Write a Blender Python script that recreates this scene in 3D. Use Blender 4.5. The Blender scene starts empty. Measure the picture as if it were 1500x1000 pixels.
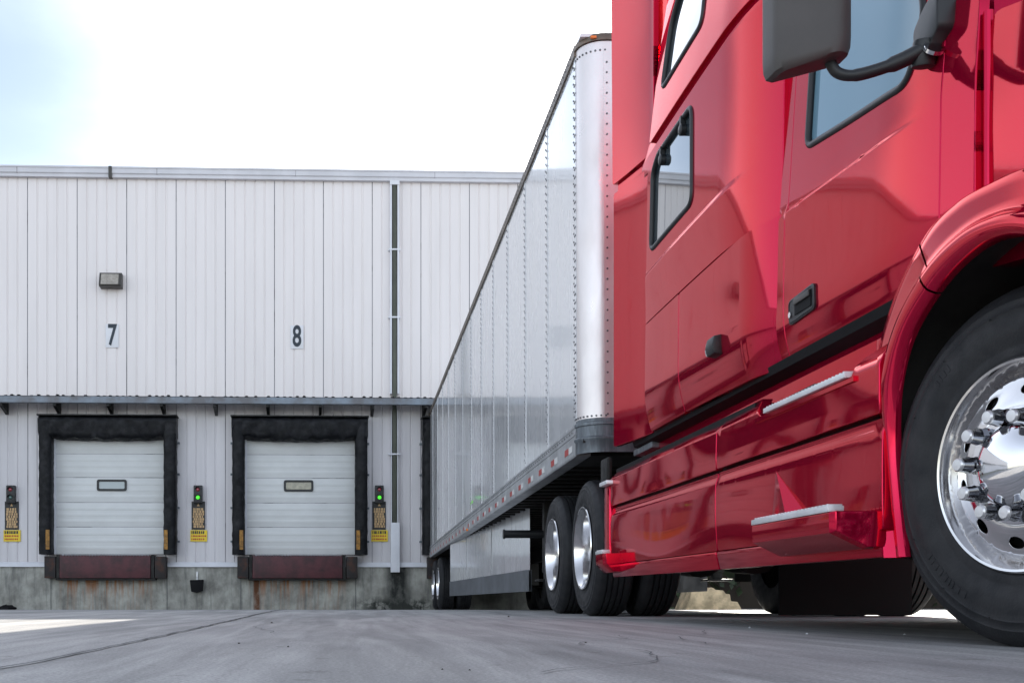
import bpy, bmesh, math, random
from mathutils import Vector, Matrix
from mathutils.geometry import delaunay_2d_cdt
random.seed(7)
R = math.radians
S = bpy.context.scene
C = S.collection

# ---------------------------------------------------------------- camera, sky, sun, exposure
FPX, CX, HY, CZ = 1690.0, 512.0, 874.0, 0.14
cam = bpy.data.objects.new('camera', bpy.data.cameras.new('camera'))
C.objects.link(cam)
cam.location = (0, 0, CZ)
cam.rotation_euler = (R(90), 0, 0)
cam.data.sensor_width = 36.0
cam.data.lens = 36.0 * FPX / 1500
cam.data.shift_x = (750 - CX) / 1500
cam.data.shift_y = (HY - 500) / 1500
cam.data.clip_start = 0.02
cam.data.clip_end = 6000
S.camera = cam

SUN_EL, SUN_AZ = R(26.4), R(21.2)          # azimuth from +Y towards +X
w = bpy.data.worlds.new('World'); S.world = w
w.use_nodes = True
nt = w.node_tree
sky = nt.nodes.new('ShaderNodeTexSky')
sky.sky_type = 'NISHITA'; sky.sun_disc = False
sky.sun_elevation = SUN_EL; sky.sun_rotation = SUN_AZ
sky.air_density = 1.0; sky.dust_density = 1.2; sky.ozone_density = 1.5
bg = nt.nodes['Background']
hs = nt.nodes.new('ShaderNodeHueSaturation'); hs.inputs['Saturation'].default_value = .45
nt.links.new(sky.outputs[0], hs.inputs['Color'])
# thin bright overcast with one clear, darker blue break in the clouds to the left
wt = nt.nodes.new('ShaderNodeTexCoord')
vn = nt.nodes.new('ShaderNodeVectorMath'); vn.operation = 'NORMALIZE'; nt.links.new(wt.outputs['Generated'], vn.inputs[0])
dp = nt.nodes.new('ShaderNodeVectorMath'); dp.operation = 'DOT_PRODUCT'
dp.inputs[1].default_value = Vector((-560, 1690, 760)).normalized(); nt.links.new(vn.outputs[0], dp.inputs[0])
cn = nt.nodes.new('ShaderNodeTexNoise'); cn.inputs['Scale'].default_value = 5; cn.inputs['Detail'].default_value = 6
cm_ = nt.nodes.new('ShaderNodeMapping'); cm_.inputs['Scale'].default_value = (1, 1, 2.2)
nt.links.new(vn.outputs[0], cm_.inputs[0]); nt.links.new(cm_.outputs[0], cn.inputs['Vector'])
ad = nt.nodes.new('ShaderNodeMath'); ad.operation = 'MULTIPLY_ADD'; ad.inputs[1].default_value = .016
nt.links.new(cn.outputs['Fac'], ad.inputs[0]); nt.links.new(dp.outputs['Value'], ad.inputs[2])
rg = nt.nodes.new('ShaderNodeMapRange'); rg.interpolation_type = 'SMOOTHSTEP'
rg.inputs[1].default_value = .984; rg.inputs[2].default_value = 1.010
nt.links.new(ad.outputs[0], rg.inputs[0])
mx = nt.nodes.new('ShaderNodeMix'); mx.data_type = 'RGBA'; mx.blend_type = 'MULTIPLY'
nt.links.new(rg.outputs[0], mx.inputs[0]); nt.links.new(hs.outputs[0], mx.inputs[6]); mx.inputs[7].default_value = (.34, .395, .46, 1)
nt.links.new(mx.outputs[2], bg.inputs[0])
bg.inputs[1].default_value = 0.13
sun = bpy.data.objects.new('sun', bpy.data.lights.new('sun', 'SUN'))
C.objects.link(sun)
sun.data.energy = 4.3; sun.data.angle = R(0.5); sun.data.color = (1, .93, .82)
sd = Vector((math.sin(SUN_AZ) * math.cos(SUN_EL), math.cos(SUN_AZ) * math.cos(SUN_EL), math.sin(SUN_EL)))
sun.rotation_euler = sd.to_track_quat('Z', 'Y').to_euler()
sun.location = sd * 50
S.view_settings.view_transform = 'Standard'
S.view_settings.look = 'None'
S.view_settings.exposure = 1.62
S.view_settings.gamma = 1
S.cycles.max_bounces = 8

# ---------------------------------------------------------------- materials
def mat(name, col, rough=.5, metal=0., coat=0., coat_rough=.03, spec=.5, ior=None, var=0., vscale=3., bump=0., bscale=60.,
        rvar=0., stretch=None, col2=None, vlo=.4, vhi=.65, emit=None):
    m = bpy.data.materials.new(name); m.use_nodes = True
    n, l = m.node_tree.nodes, m.node_tree.links
    b = n['Principled BSDF']
    b.inputs['Base Color'].default_value = (*col, 1)
    b.inputs['Roughness'].default_value = rough
    b.inputs['Metallic'].default_value = metal
    b.inputs['Coat Weight'].default_value = coat
    b.inputs['Coat Roughness'].default_value = coat_rough
    b.inputs['Specular IOR Level'].default_value = spec
    if ior: b.inputs['IOR'].default_value = ior
    if emit:
        b.inputs['Emission Color'].default_value = (*emit[:3], 1); b.inputs['Emission Strength'].default_value = emit[3]
    tc = n.new('ShaderNodeTexCoord'); mp = n.new('ShaderNodeMapping')
    l.new(tc.outputs['Object'], mp.inputs[0])
    if stretch: mp.inputs['Scale'].default_value = stretch
    if var or col2:
        t = n.new('ShaderNodeTexNoise'); t.inputs['Scale'].default_value = vscale; t.inputs['Detail'].default_value = 7
        t.inputs['Roughness'].default_value = .62
        l.new(mp.outputs[0], t.inputs['Vector'])
        r = n.new('ShaderNodeValToRGB')
        r.color_ramp.elements[0].position = vlo; r.color_ramp.elements[1].position = vhi
        c2 = col2 or tuple(c * (1 - var) for c in col)
        r.color_ramp.elements[0].color = (*c2, 1); r.color_ramp.elements[1].color = (*col, 1)
        l.new(t.outputs['Fac'], r.inputs[0]); l.new(r.outputs[0], b.inputs['Base Color'])
    if rvar:
        t2 = n.new('ShaderNodeTexNoise'); t2.inputs['Scale'].default_value = vscale * 2.3; t2.inputs['Detail'].default_value = 6
        l.new(mp.outputs[0], t2.inputs['Vector'])
        mr = n.new('ShaderNodeMapRange'); mr.inputs[1].default_value = .3; mr.inputs[2].default_value = .7
        mr.inputs[3].default_value = max(0, rough - rvar); mr.inputs[4].default_value = rough + rvar
        l.new(t2.outputs['Fac'], mr.inputs[0]); l.new(mr.outputs[0], b.inputs['Roughness'])
    if bump:
        t3 = n.new('ShaderNodeTexNoise'); t3.inputs['Scale'].default_value = bscale; t3.inputs['Detail'].default_value = 5
        l.new(mp.outputs[0], t3.inputs['Vector'])
        bp = n.new('ShaderNodeBump'); bp.inputs['Strength'].default_value = bump; bp.inputs['Distance'].default_value = .01
        l.new(t3.outputs['Fac'], bp.inputs['Height']); l.new(bp.outputs[0], b.inputs['Normal'])
    return m

def paint_mat():
    m = mat('red_paint', (.55, .003, .045), .07, .70, .36, .006, .2)
    n, l = m.node_tree.nodes, m.node_tree.links
    b = n['Principled BSDF']
    b.inputs['Specular Tint'].default_value = (.85, .04, .12, 1)
    tc = n.new('ShaderNodeTexCoord')
    # fine dust film: slight roughness change of the clear coat with downward streaks
    mp = n.new('ShaderNodeMapping'); mp.inputs['Scale'].default_value = (9, 9, .8)
    l.new(tc.outputs['Object'], mp.inputs[0])
    t = n.new('ShaderNodeTexNoise'); t.inputs['Scale'].default_value = 5; t.inputs['Detail'].default_value = 5
    l.new(mp.outputs[0], t.inputs['Vector'])
    mr = n.new('ShaderNodeMapRange'); mr.inputs[1].default_value = .4; mr.inputs[2].default_value = .75
    mr.inputs[3].default_value = .012; mr.inputs[4].default_value = .07
    l.new(t.outputs['Fac'], mr.inputs[0]); l.new(mr.outputs[0], b.inputs['Coat Roughness'])
    # panel waviness of pressed sheet and fibreglass
    t3 = n.new('ShaderNodeTexNoise'); t3.inputs['Scale'].default_value = 3.2; t3.inputs['Detail'].default_value = 1
    l.new(tc.outputs['Object'], t3.inputs['Vector'])
    bp = n.new('ShaderNodeBump'); bp.inputs['Strength'].default_value = .3; bp.inputs['Distance'].default_value = .003
    l.new(t3.outputs['Fac'], bp.inputs['Height']); l.new(bp.outputs[0], b.inputs['Coat Normal'])
    return m

M = dict(
    paint=paint_mat(),
    black=mat('black_plastic', (.012, .013, .015), .45, var=.3, bump=.1, bscale=300),
    dark=mat('dark_steel', (.018, .017, .016), .6, .3, var=.5, vscale=6, rvar=.15),
    under=mat('greasy_black_steel', (.022, .019, .016), .75, 0, var=.5, vscale=5),
    mirror=mat('grey_mirror_shell', (.062, .055, .052), .5, 0, var=.2, bump=.15, bscale=400),
    cap=mat('brushed_cap', (.75, .75, .76), .35, .8), dark_reflect=mat('chrome_dark_reflection', (.28, .285, .30), .1, 1),  # nut bodies: dark reflections put into the base colour of the second chrome
    chrome=mat('chrome', (.82, .82, .84), .06, 1, rvar=.03, vscale=10),
    alu=mat('brushed_aluminium', (.80, .80, .82), .42, .6, var=.12, vscale=8, rvar=.1, bump=.05, bscale=90),
    polish=mat('polished_wheel_aluminium', (.78, .77, .77), .13, 1, var=.15, vscale=6, rvar=.06),
    tyre=mat('tyre_rubber', (.011, .012, .0145), .6, 0, spec=.3, col2=(.022, .022, .024), vscale=7, rvar=.12, bump=.12, bscale=120),
    dglass=mat('door_glass_sky_tint', (.15, .27, .35), .02, 0, 0, .0, 1.0, ior=1.38),  # pale blue base colour stands in for sky reflected in and seen through the pane
    glass=mat('tinted_glass', (.02, .035, .045), .02, 0, 1, .0, 1.0, ior=1.9),
    rubber=mat('rubber_trim', (.007, .007, .008), .7, spec=.15),
    trailer=mat('white_trailer_skin', (.76, .765, .785), .28, 0, .9, .07, .5, var=.05, vscale=1.5, rvar=.08, stretch=(1, 1, .3), vlo=.3),
    nose=mat('nose_aluminium', (.80, .745, .73), .36, .6, var=.12, vscale=2.5, rvar=.1, bump=.12, bscale=8, stretch=(1, 1, .4)),
    rail=mat('rail_aluminium', (.58, .59, .61), .4, .7, var=.3, vscale=5, rvar=.12),
    galv=mat('weathered_galvanised', (.19, .215, .24), .5, .45, var=.45, vscale=7, rvar=.15, stretch=(3, 3, .5)),
    skirt=mat('skirt_rubber_grey', (.13, .14, .155), .6, 0, var=.3, vscale=3),
    rivet=mat('rivet_metal', (.13, .13, .14), .5, .5),
    caprail=mat('brown_edge_rail', (.20, .16, .125), .5, .3, var=.4, vscale=5),
    redtape=mat('red_reflective', (.38, .03, .025), .45), whitetape=mat('white_reflective', (.62, .62, .61), .45),
    amber=mat('amber_lens', (.8, .2, .02), .25), clear=mat('clear_lens', (.6, .62, .62), .15, coat=1),
    sticker=mat('lime_sticker', (.25, .75, .12), .5),
    wall=mat('white_metal_panel', (.83, .775, .76), .5, 0, .15, .3, var=.10, vscale=.9, rvar=.08, stretch=(3, 3, .35), vlo=.25, vhi=.75),
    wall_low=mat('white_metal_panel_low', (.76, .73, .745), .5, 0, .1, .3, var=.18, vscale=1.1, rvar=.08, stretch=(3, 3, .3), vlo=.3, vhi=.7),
    seam=mat('panel_seam', (.10, .095, .10), .7, var=.8, col2=(.4, .38, .41), vscale=1.2, stretch=(1, 1, .8), vlo=.52, vhi=.62),
    fascia=mat('white_trim', (.66, .65, .68), .45, 0, var=.12, vscale=1.5),
    awn=mat('blue_grey_steel', (.21, .25, .30), .5, .2, var=.45, vscale=2.2, col2=(.13, .13, .14)),
    deck=mat('rusty_deck', (.26, .25, .26), .6, .3, var=.5, vscale=5, col2=(.07, .05, .045)),
    door=mat('white_sectional_door', (.66, .67, .66), .4, 0, .1, .2, var=.12, vscale=1.4, stretch=(1, 1, 1.6), vlo=.3),
    seal=mat('black_vinyl_pad', (.0045, .005, .0065), .5, 0, spec=.18, col2=(.018, .018, .021), vscale=5, vlo=.35, vhi=.55, bump=.5, bscale=14, rvar=.12),
    yellow=mat('faded_yellow', (.42, .20, .03), .6, var=.6, vscale=14),
    ysign=mat('yellow_sign', (.85, .62, .03), .5),
    ink=mat('sign_ink', (.03, .03, .03), .6), tan=mat('sign_tan', (.58, .38, .19), .6), redink=mat('sign_red_ink', (.5, .08, .03), .6),
    lip=mat('oxide_red_steel', (.085, .02, .026), .55, .1, col2=(.035, .012, .014), vscale=4, vlo=.35, vhi=.6, bump=.2, bscale=20),
    bumper=mat('worn_rubber_rust', (.018, .015, .015), .75, col2=(.07, .026, .014), vscale=5, vlo=.3, vhi=.5),
    digit=mat('digit_navy', (.015, .025, .04), .5), plate=mat('digit_plate', (.72, .72, .75), .5),
    lens=mat('milky_lens', (.42, .38, .33), .35, coat=.3, var=.3, vscale=18),
    housing=mat('bronze_housing', (.05, .045, .04), .5),
    pipe=mat('olive_pipe', (.085, .095, .07), .55, 0, var=.4, vscale=4, stretch=(1, 1, .3)),
    white=mat('white_paint', (.72, .73, .77), .45, var=.08),
    redlens=mat('red_lens', (.28, .015, .03), .25, coat=1), dimlens=mat('unlit_green_lens', (.05, .12, .11), .25, coat=1),
    green=mat('lit_green_lens', (.1, .9, .1), .3, emit=(.10, 1., .03, .28)),
    winglass=mat('door_window_grey', (.30, .35, .37), .15, coat=.5), winglass2=mat('door_window_tan', (.34, .31, .22), .2, coat=.5, var=.3, vscale=12),
    tanwall=mat('tan_concrete', (.80, .62, .38), .85, var=.5, vscale=5, bump=.4, bscale=14),
    crack=mat('dark_joint', (.075, .077, .082), .9),
)

M['trailer'].node_tree.nodes['Principled BSDF'].inputs['Coat IOR'].default_value = 1.6
def ground_mat():
    m = bpy.data.materials.new('yard_concrete'); m.use_nodes = True
    n, l = m.node_tree.nodes, m.node_tree.links
    b = n['Principled BSDF']
    tc = n.new('ShaderNodeTexCoord')
    def noise(scale, stretch, detail=6, rot=0, rough=.6, dist=0):
        mp = n.new('ShaderNodeMapping'); mp.inputs['Scale'].default_value = stretch; mp.inputs['Rotation'].default_value = (0, 0, rot)
        l.new(tc.outputs['Object'], mp.inputs[0])
        t = n.new('ShaderNodeTexNoise'); t.inputs['Scale'].default_value = scale; t.inputs['Detail'].default_value = detail
        t.inputs['Roughness'].default_value = rough; t.inputs['Distortion'].default_value = dist
        l.new(mp.outputs[0], t.inputs['Vector']); return t
    def ramp(src, p0, p1, c0, c1):
        r = n.new('ShaderNodeValToRGB'); e = r.color_ramp.elements
        e[0].position, e[1].position = p0, p1; e[0].color = (*c0, 1); e[1].color = (*c1, 1)
        l.new(src.outputs['Fac'], r.inputs[0]); return r
    def mix(mode, fac, a, bb):
        x = n.new('ShaderNodeMix'); x.data_type = 'RGBA'; x.blend_type = mode; x.inputs[0].default_value = fac
        l.new(a.outputs[0] if a.bl_idname == 'ShaderNodeValToRGB' else a.outputs[2], x.inputs[6])
        l.new(bb.outputs[0] if bb.bl_idname == 'ShaderNodeValToRGB' else bb.outputs[2], x.inputs[7]); return x
    base = ramp(noise(1.1, (1, .6, 1), 8), .3, .72, (.30, .302, .303), (.45, .445, .436))
    streak = ramp(noise(1.6, (5, .35, 1), 6, R(22), .65, .6), .38, .62, (.74, .74, .74), (1.05, 1.05, 1.05))
    tracks = ramp(noise(1.0, (2.2, .22, 1), 4, R(-58), .6, .8), .36, .56, (.66, .67, .68), (1, 1, 1))
    grit = ramp(noise(130, (1, .6, 1), 5, 0, .75), .36, .64, (.62, .62, .62), (1.12, 1.12, 1.12))
    spots = ramp(noise(9, (1, 1, 1), 3), .30, .36, (.45, .43, .42), (1, 1, 1))
    x = mix('MULTIPLY', 1, base, streak); x = mix('MULTIPLY', 1, x, tracks); x = mix('MULTIPLY', 1, x, grit); x = mix('MULTIPLY', .5, x, spots)
    l.new(x.outputs[2], b.inputs['Base Color'])
    b.inputs['Roughness'].default_value = .72; b.inputs['Specular IOR Level'].default_value = .35
    h = noise(25, (1, 1, 1), 8)
    bp = n.new('ShaderNodeBump'); bp.inputs['Strength'].default_value = .35; bp.inputs['Distance'].default_value = .006
    l.new(h.outputs['Fac'], bp.inputs['Height']); l.new(bp.outputs[0], b.inputs['Normal'])
    return m

def foundation_mat(doors, drip, spout):
    m = bpy.data.materials.new('stained_dock_concrete'); m.use_nodes = True
    n, l = m.node_tree.nodes, m.node_tree.links
    b = n['Principled BSDF']; b.inputs['Roughness'].default_value = .85
    tc = n.new('ShaderNodeTexCoord'); sp = n.new('ShaderNodeSeparateXYZ'); l.new(tc.outputs['Object'], sp.inputs[0])
    def noise(scale, stretch, detail=7):
        mp = n.new('ShaderNodeMapping'); mp.inputs['Scale'].default_value = stretch; l.new(tc.outputs['Object'], mp.inputs[0])
        t = n.new('ShaderNodeTexNoise'); t.inputs['Scale'].default_value = scale; t.inputs['Detail'].default_value = detail
        t.inputs['Roughness'].default_value = .65; l.new(mp.outputs[0], t.inputs['Vector']); return t.outputs['Fac']
    def mr(src, a, bb, c=0, d=1):
        x = n.new('ShaderNodeMapRange'); l.new(src, x.inputs[0])
        for i, v in enumerate((a, bb, c, d)): x.inputs[i + 1].default_value = v
        return x.outputs[0]
    def op(o, a, bb):
        x = n.new('ShaderNodeMath'); x.operation = o
        for i, v in enumerate((a, bb)):
            if isinstance(v, (int, float)): x.inputs[i].default_value = v
            else: l.new(v, x.inputs[i])
        return x.outputs[0]
    def band(c, hw, soft): # 1 within hw of c in x
        d = op('ABSOLUTE', op('SUBTRACT', sp.outputs[0], c), 0)
        return mr(d, hw, hw + soft, 1, 0)
    def mixc(fac, col, prev):
        x = n.new('ShaderNodeMix'); x.data_type = 'RGBA'; l.new(fac, x.inputs[0]); l.new(prev, x.inputs[6])
        x.inputs[7].default_value = (*col, 1); return x.outputs[2]
    r = n.new('ShaderNodeValToRGB'); e = r.color_ramp.elements
    e[0].position, e[1].position = .32, .66; e[0].color = (.17, .165, .145, 1); e[1].color = (.45, .445, .40, 1)
    l.new(noise(2.6, (1, 1, .8), 9), r.inputs[0]); c = r.outputs[0]
    c = mixc(op('MULTIPLY', mr(noise(3.2, (3, 3, .35)), .5, .68), .55), (.07, .075, .075), c)
    rb = None
    for d in doors:
        bb = band(d, .85, .2); rb = bb if rb is None else op('MAXIMUM', rb, bb)
    rust = op('MULTIPLY', op('MULTIPLY', mr(noise(5.5, (2.4, 1, .14), 5), .47, .57), rb), mr(sp.outputs[2], .1, .55, .15, 1))
    c = mixc(rust, (.34, .12, .03), c)
    for d in drip:
        c = mixc(op('MULTIPLY', band(d, .045, .05), mr(noise(6, (1, 1, .5)), .35, .5, .6, 1)), (.12, .045, .018), c)
    wet = op('MULTIPLY', band(spout, .12, .22), mr(noise(5, (1, 1, .6)), .3, .55, .55, 1))
    c = mixc(wet, (.018, .02, .018), c)
    foot = op('MULTIPLY', op('MULTIPLY', mr(sp.outputs[2], .18, .02, 0, 1), band(spout, .5, .6)), mr(noise(7, (1, 1, 1)), .4, .55))
    c = mixc(foot, (.03, .033, .028), c)
    l.new(c, b.inputs['Base Color'])
    bp = n.new('ShaderNodeBump'); bp.inputs['Strength'].default_value = .5; bp.inputs['Distance'].default_value = .02
    l.new(noise(14, (1, 1, 1)), bp.inputs['Height']); l.new(bp.outputs[0], b.inputs['Normal'])
    return m

# ---------------------------------------------------------------- mesh helpers
def empty(name, loc=(0, 0, 0), rz=0, rx=0):
    o = bpy.data.objects.new(name, None); C.objects.link(o)
    o.location = loc; o.rotation_euler = (rx, 0, rz); o.empty_display_size = .2
    return o

def tag(o, label=None, cat=None, group=None, kind=None):
    if label: o['label'] = label
    if cat: o['category'] = cat
    if group: o['group'] = group
    if kind: o['kind'] = kind
    return o

class MB:
    def __init__(s): s.v, s.f, s.m = [], [], []
    def add(s, vs, fs, mi=0):
        k = len(s.v); s.v += [tuple(p) for p in vs]
        for f in fs: s.f.append(tuple(i + k for i in f)); s.m.append(mi)
        return s
    def box(s, x0, x1, y0, y1, z0, z1, mi=0):
        v = [(x, y, z) for z in (z0, z1) for y in (y0, y1) for x in (x0, x1)]
        return s.add(v, [(0, 2, 3, 1), (4, 5, 7, 6), (0, 1, 5, 4), (2, 6, 7, 3), (0, 4, 6, 2), (1, 3, 7, 5)], mi)
    def prism(s, poly, ax, a0, a1, mi=0):
        # poly: 2D points in the plane of the two other axes (in x,y,z order)
        def P(p, a):
            return {'x': (a, p[0], p[1]), 'y': (p[0], a, p[1]), 'z': (p[0], p[1], a)}[ax]
        n = len(poly); v = [P(p, a0) for p in poly] + [P(p, a1) for p in poly]
        f = [tuple(range(n)), tuple(range(2 * n - 1, n - 1, -1))]
        f += [(i, i + n, (i + 1) % n + n, (i + 1) % n) for i in range(n)]
        return s.add(v, f, mi)
    def grid(s, rows, mi=0, cu=False, cv=False):
        n, k = len(rows), len(rows[0]); v = [p for r in rows for p in r]; f = []
        for i in range(n if cu else n - 1):
            for j in range(k if cv else k - 1):
                a, b = i, (i + 1) % n; c, d = j, (j + 1) % k
                f.append((a * k + c, a * k + d, b * k + d, b * k + c))
        return s.add(v, f, mi)
    def cyl(s, p0, p1, r0, r1=None, n=16, mi=0, caps=True):
        r1 = r0 if r1 is None else r1
        p0, p1 = Vector(p0), Vector(p1); q = (p1 - p0).to_track_quat('Z', 'Y')
        v = []
        for p, r in ((p0, r0), (p1, r1)):
            for i in range(n):
                a = 2 * math.pi * i / n
                v.append(p + q @ Vector((r * math.cos(a), r * math.sin(a), 0)))
        f = [(i, (i + 1) % n, (i + 1) % n + n, i + n) for i in range(n)]
        if caps: f += [tuple(range(n - 1, -1, -1)), tuple(range(n, 2 * n))]
        return s.add(v, f, mi)
    def tube(s, path, r, n=10, closed=False, mi=0, caps=True):
        P = [Vector(p) for p in path]; k = len(P); rows = []; up = None
        for i, p in enumerate(P):
            a = P[i - 1] if (i or closed) else P[i]; b = P[(i + 1) % k] if (i < k - 1 or closed) else P[i]
            t = (b - a).normalized()
            if up is None: up = t.orthogonal().normalized()
            up = (up - t * up.dot(t)).normalized(); sd_ = t.cross(up)
            rr = r[i] if isinstance(r, (list, tuple)) else r
            rows.append([p + up * rr * math.cos(2 * math.pi * j / n) + sd_ * rr * math.sin(2 * math.pi * j / n) for j in range(n)])
        s.grid(rows, mi, closed, True)
        if caps and not closed:
            k0 = len(s.v) - k * n
            s.f.append(tuple(range(k0 + n - 1, k0 - 1, -1))); s.m.append(mi)
            e = len(s.v) - n; s.f.append(tuple(range(e, e + n))); s.m.append(mi)
        return s
    def lathe(s, prof, n=48, mi=0, c=(0, 0, 0)):
        # axis along -X: profile (radius, outward)
        rows = [[(c[0] - a, c[1] + r * math.cos(2 * math.pi * j / n), c[2] + r * math.sin(2 * math.pi * j / n)) for j in range(n)] for r, a in prof]
        return s.grid(rows, mi, False, True)
    def build(s, name, mats, parent=None, off=(0, 0, 0), smooth=35, bevel=0, recalc=True, loc=None, rz=0):
        me = bpy.data.meshes.new(name)
        me.from_pydata([(x - off[0], y - off[1], z - off[2]) for x, y, z in s.v], [], s.f)
        mats = mats if isinstance(mats, (list, tuple)) else [mats]
        for m_ in mats: me.materials.append(m_)
        me.polygons.foreach_set('material_index', s.m)
        if bevel or recalc:
            bm = bmesh.new(); bm.from_mesh(me)
            if recalc:
                bmesh.ops.remove_doubles(bm, verts=bm.verts, dist=1e-5)
                bmesh.ops.recalc_face_normals(bm, faces=bm.faces)
            if bevel:
                es = [e for e in bm.edges if len(e.link_faces) == 2 and e.calc_face_angle(0) > R(30)]
                bmesh.ops.bevel(bm, geom=es, offset=bevel, segments=2, profile=.6, affect='EDGES', clamp_overlap=True)
            bm.to_mesh(me); bm.free()
        if smooth:
            me.polygons.foreach_set('use_smooth', [True] * len(me.polygons))
            me.set_sharp_from_angle(angle=R(smooth))
        o = bpy.data.objects.new(name, me); C.objects.link(o)
        if parent: o.parent = parent
        if loc: o.location = loc
        o.rotation_euler.z = rz
        return o

def copy_tree(o, parent=None):
    c = o.copy(); C.objects.link(c)
    if parent: c.parent = parent
    for ch in list(o.children): copy_tree(ch, c)
    return c

def rounded(pts, r, n=6):
    out = []; k = len(pts)
    rs = r if isinstance(r, (list, tuple)) else [r] * k
    for i in range(k):
        p, a, b = Vector(pts[i]), Vector(pts[i - 1]), Vector(pts[(i + 1) % k])
        if rs[i] <= 0: out.append(tuple(p)); continue
        u, v = (a - p), (b - p); d = min(rs[i], u.length * .45, v.length * .45)
        p0, p1 = p + u.normalized() * d, p + v.normalized() * d
        for j in range(n + 1):
            t = j / n; q = p0 * (1 - t) ** 2 + p * 2 * t * (1 - t) + p1 * t * t
            out.append(tuple(q))
    return out

def dens(loop, step):
    out = []
    for i, p in enumerate(loop):
        q = loop[(i + 1) % len(loop)]; d = math.dist(p, q); k = max(1, int(math.ceil(d / step)))
        out += [(p[0] + (q[0] - p[0]) * j / k, p[1] + (q[1] - p[1]) * j / k) for j in range(k)]
    return out

def inside(p, loop):
    x, y = p; c = False; j = len(loop) - 1
    for i in range(len(loop)):
        xi, yi = loop[i]; xj, yj = loop[j]
        if (yi > y) != (yj > y) and x < (xj - xi) * (y - yi) / (yj - yi) + xi: c = not c
        j = i
    return c

def panel(name, outline, fx, mt, parent, off, holes=(), step=.04, thick=.03, lines=(), mirror=None, roll=.006):
    """curved sheet x = fx(y, z) trimmed to an outline, with rolled edges and a return flange; normals from the surface itself"""
    loops = [dens(outline, step)] + [dens(h, step * .6) for h in holes]
    pts = []; edges = []
    for lp in loops:
        k = len(pts); pts += lp; edges += [(k + i, k + (i + 1) % len(lp)) for i in range(len(lp))]
    flat = list(pts)
    ys = [p[0] for p in outline]; zs = [p[1] for p in outline]
    cand = []
    for ln in lines:
        for i in range(len(ln) - 1):
            a, b = ln[i], ln[i + 1]; k = max(1, int(math.dist(a, b) / (step * .8)))
            cand += [(a[0] + (b[0] - a[0]) * j / k, a[1] + (b[1] - a[1]) * j / k, .002) for j in range(k)]
    nline = len(cand)
    y = min(ys) + step / 2
    while y < max(ys):
        z = min(zs) + step / 2
        while z < max(zs): cand.append((y, z, step * .45)); z += step
        y += step
    lpts = [c[:2] for c in cand[:nline]]
    for i, (a, b, dmin) in enumerate(cand):
        if not inside((a, b), loops[0]) or any(inside((a, b), h) for h in loops[1:]): continue
        if any(abs(a - p[0]) < dmin and abs(b - p[1]) < dmin for p in flat): continue
        if i >= nline and any(abs(a - p[0]) < dmin * .7 and abs(b - p[1]) < dmin * .7 for p in lpts): continue
        pts.append((a, b))
    vs, es, fs, *_ = delaunay_2d_cdt([Vector(p) for p in pts], edges, [], 0, 1e-6)
    fs = [f for f in fs if inside(tuple(sum((vs[i] for i in f), Vector((0, 0))) / len(f)), loops[0])
          and not any(inside(tuple(sum((vs[i] for i in f), Vector((0, 0))) / len(f)), h) for h in loops[1:])]
    def nrm(a, b):
        e = .002
        fy = (fx(a + e, b) - fx(a - e, b)) / (2 * e); fz = (fx(a, b + e) - fx(a, b - e)) / (2 * e)
        return Vector((-1, fy, fz)).normalized()
    V = [(fx(a, b), a, b) for a, b in vs]; NV = [nrm(a, b) for a, b in vs]
    F, N = [], []
    for f in fs:
        a, b, c = (Vector(V[i]) for i in f[:3])
        if (b - a).cross(c - a).x > 0: f = f[::-1]
        F.append(tuple(f)); N += [NV[i] for i in f]
    # boundary edges
    cnt = {}
    for f in F:
        for i in range(len(f)):
            e = (f[i], f[(i + 1) % len(f)]); key = (min(e), max(e)); cnt.setdefault(key, []).append(e)
    bd = [e[0] for e in cnt.values() if len(e) == 1]
    outn = {}
    for a, b in bd:
        d = Vector((vs[b][0] - vs[a][0], vs[b][1] - vs[a][1]))
        # find outward side: opposite of face centroid
        o_ = Vector((d.y, -d.x)).normalized()
        mid = (vs[a] + vs[b]) / 2
        if inside(tuple(mid + o_ * .002), loops[0]) and not any(inside(tuple(mid + o_ * .002), h) for h in loops[1:]): o_ = -o_
        for q in (a, b): outn[q] = outn.get(q, Vector((0, 0))) + o_
    ring = {}
    for q, o_ in outn.items():
        o_ = o_.normalized(); x, y, z = V[q]
        k = len(V)
        V.append((x + roll * .8, y + o_.x * roll * .5, z + o_.y * roll * .5))
        V.append((x + roll * .8, y + o_.x * roll * .5, z + o_.y * roll * .5))
        V.append((x + thick, y + o_.x * roll * .5, z + o_.y * roll * .5))
        ring[q] = (k, Vector((0, o_.x, o_.y)))
    for a, b in bd:
        ka, na = ring[a]; kb, nb = ring[b]
        F.append((b, a, ka, kb)); N += [NV[b], NV[a], na, nb]
        F.append((kb + 1, ka + 1, ka + 2, kb + 2)); N += [nb, na, na, nb]
    if mirror is not None:
        V = [(2 * mirror - x, y, z) for x, y, z in V]
        F2, N2, k = [], [], 0
        for f in F:
            nn = N[k:k + len(f)]; k += len(f)
            F2.append(f[::-1]); N2 += [Vector((-q.x, q.y, q.z)) for q in nn[::-1]]
        F, N = F2, N2
    me = bpy.data.meshes.new(name)
    me.from_pydata([(x - off[0], y - off[1], z - off[2]) for x, y, z in V], [], F)
    me.materials.append(mt)
    me.polygons.foreach_set('use_smooth', [True] * len(me.polygons))
    me.normals_split_custom_set(N)
    o = bpy.data.objects.new(name, me); C.objects.link(o)
    if parent: o.parent = parent
    return o

def sm(t):
    t = max(0., min(1., t)); return t * t * (3 - 2 * t)

# ---------------------------------------------------------------- the ground: level yard falling gently to the dock
def gz(y):
    if y < 9: return 0.
    if y > 24.4: return -.132
    t = (y - 9) / 15.4
    return -.132 * (t * t * (1.6 - .6 * t) if t < 1 else 1)

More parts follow.
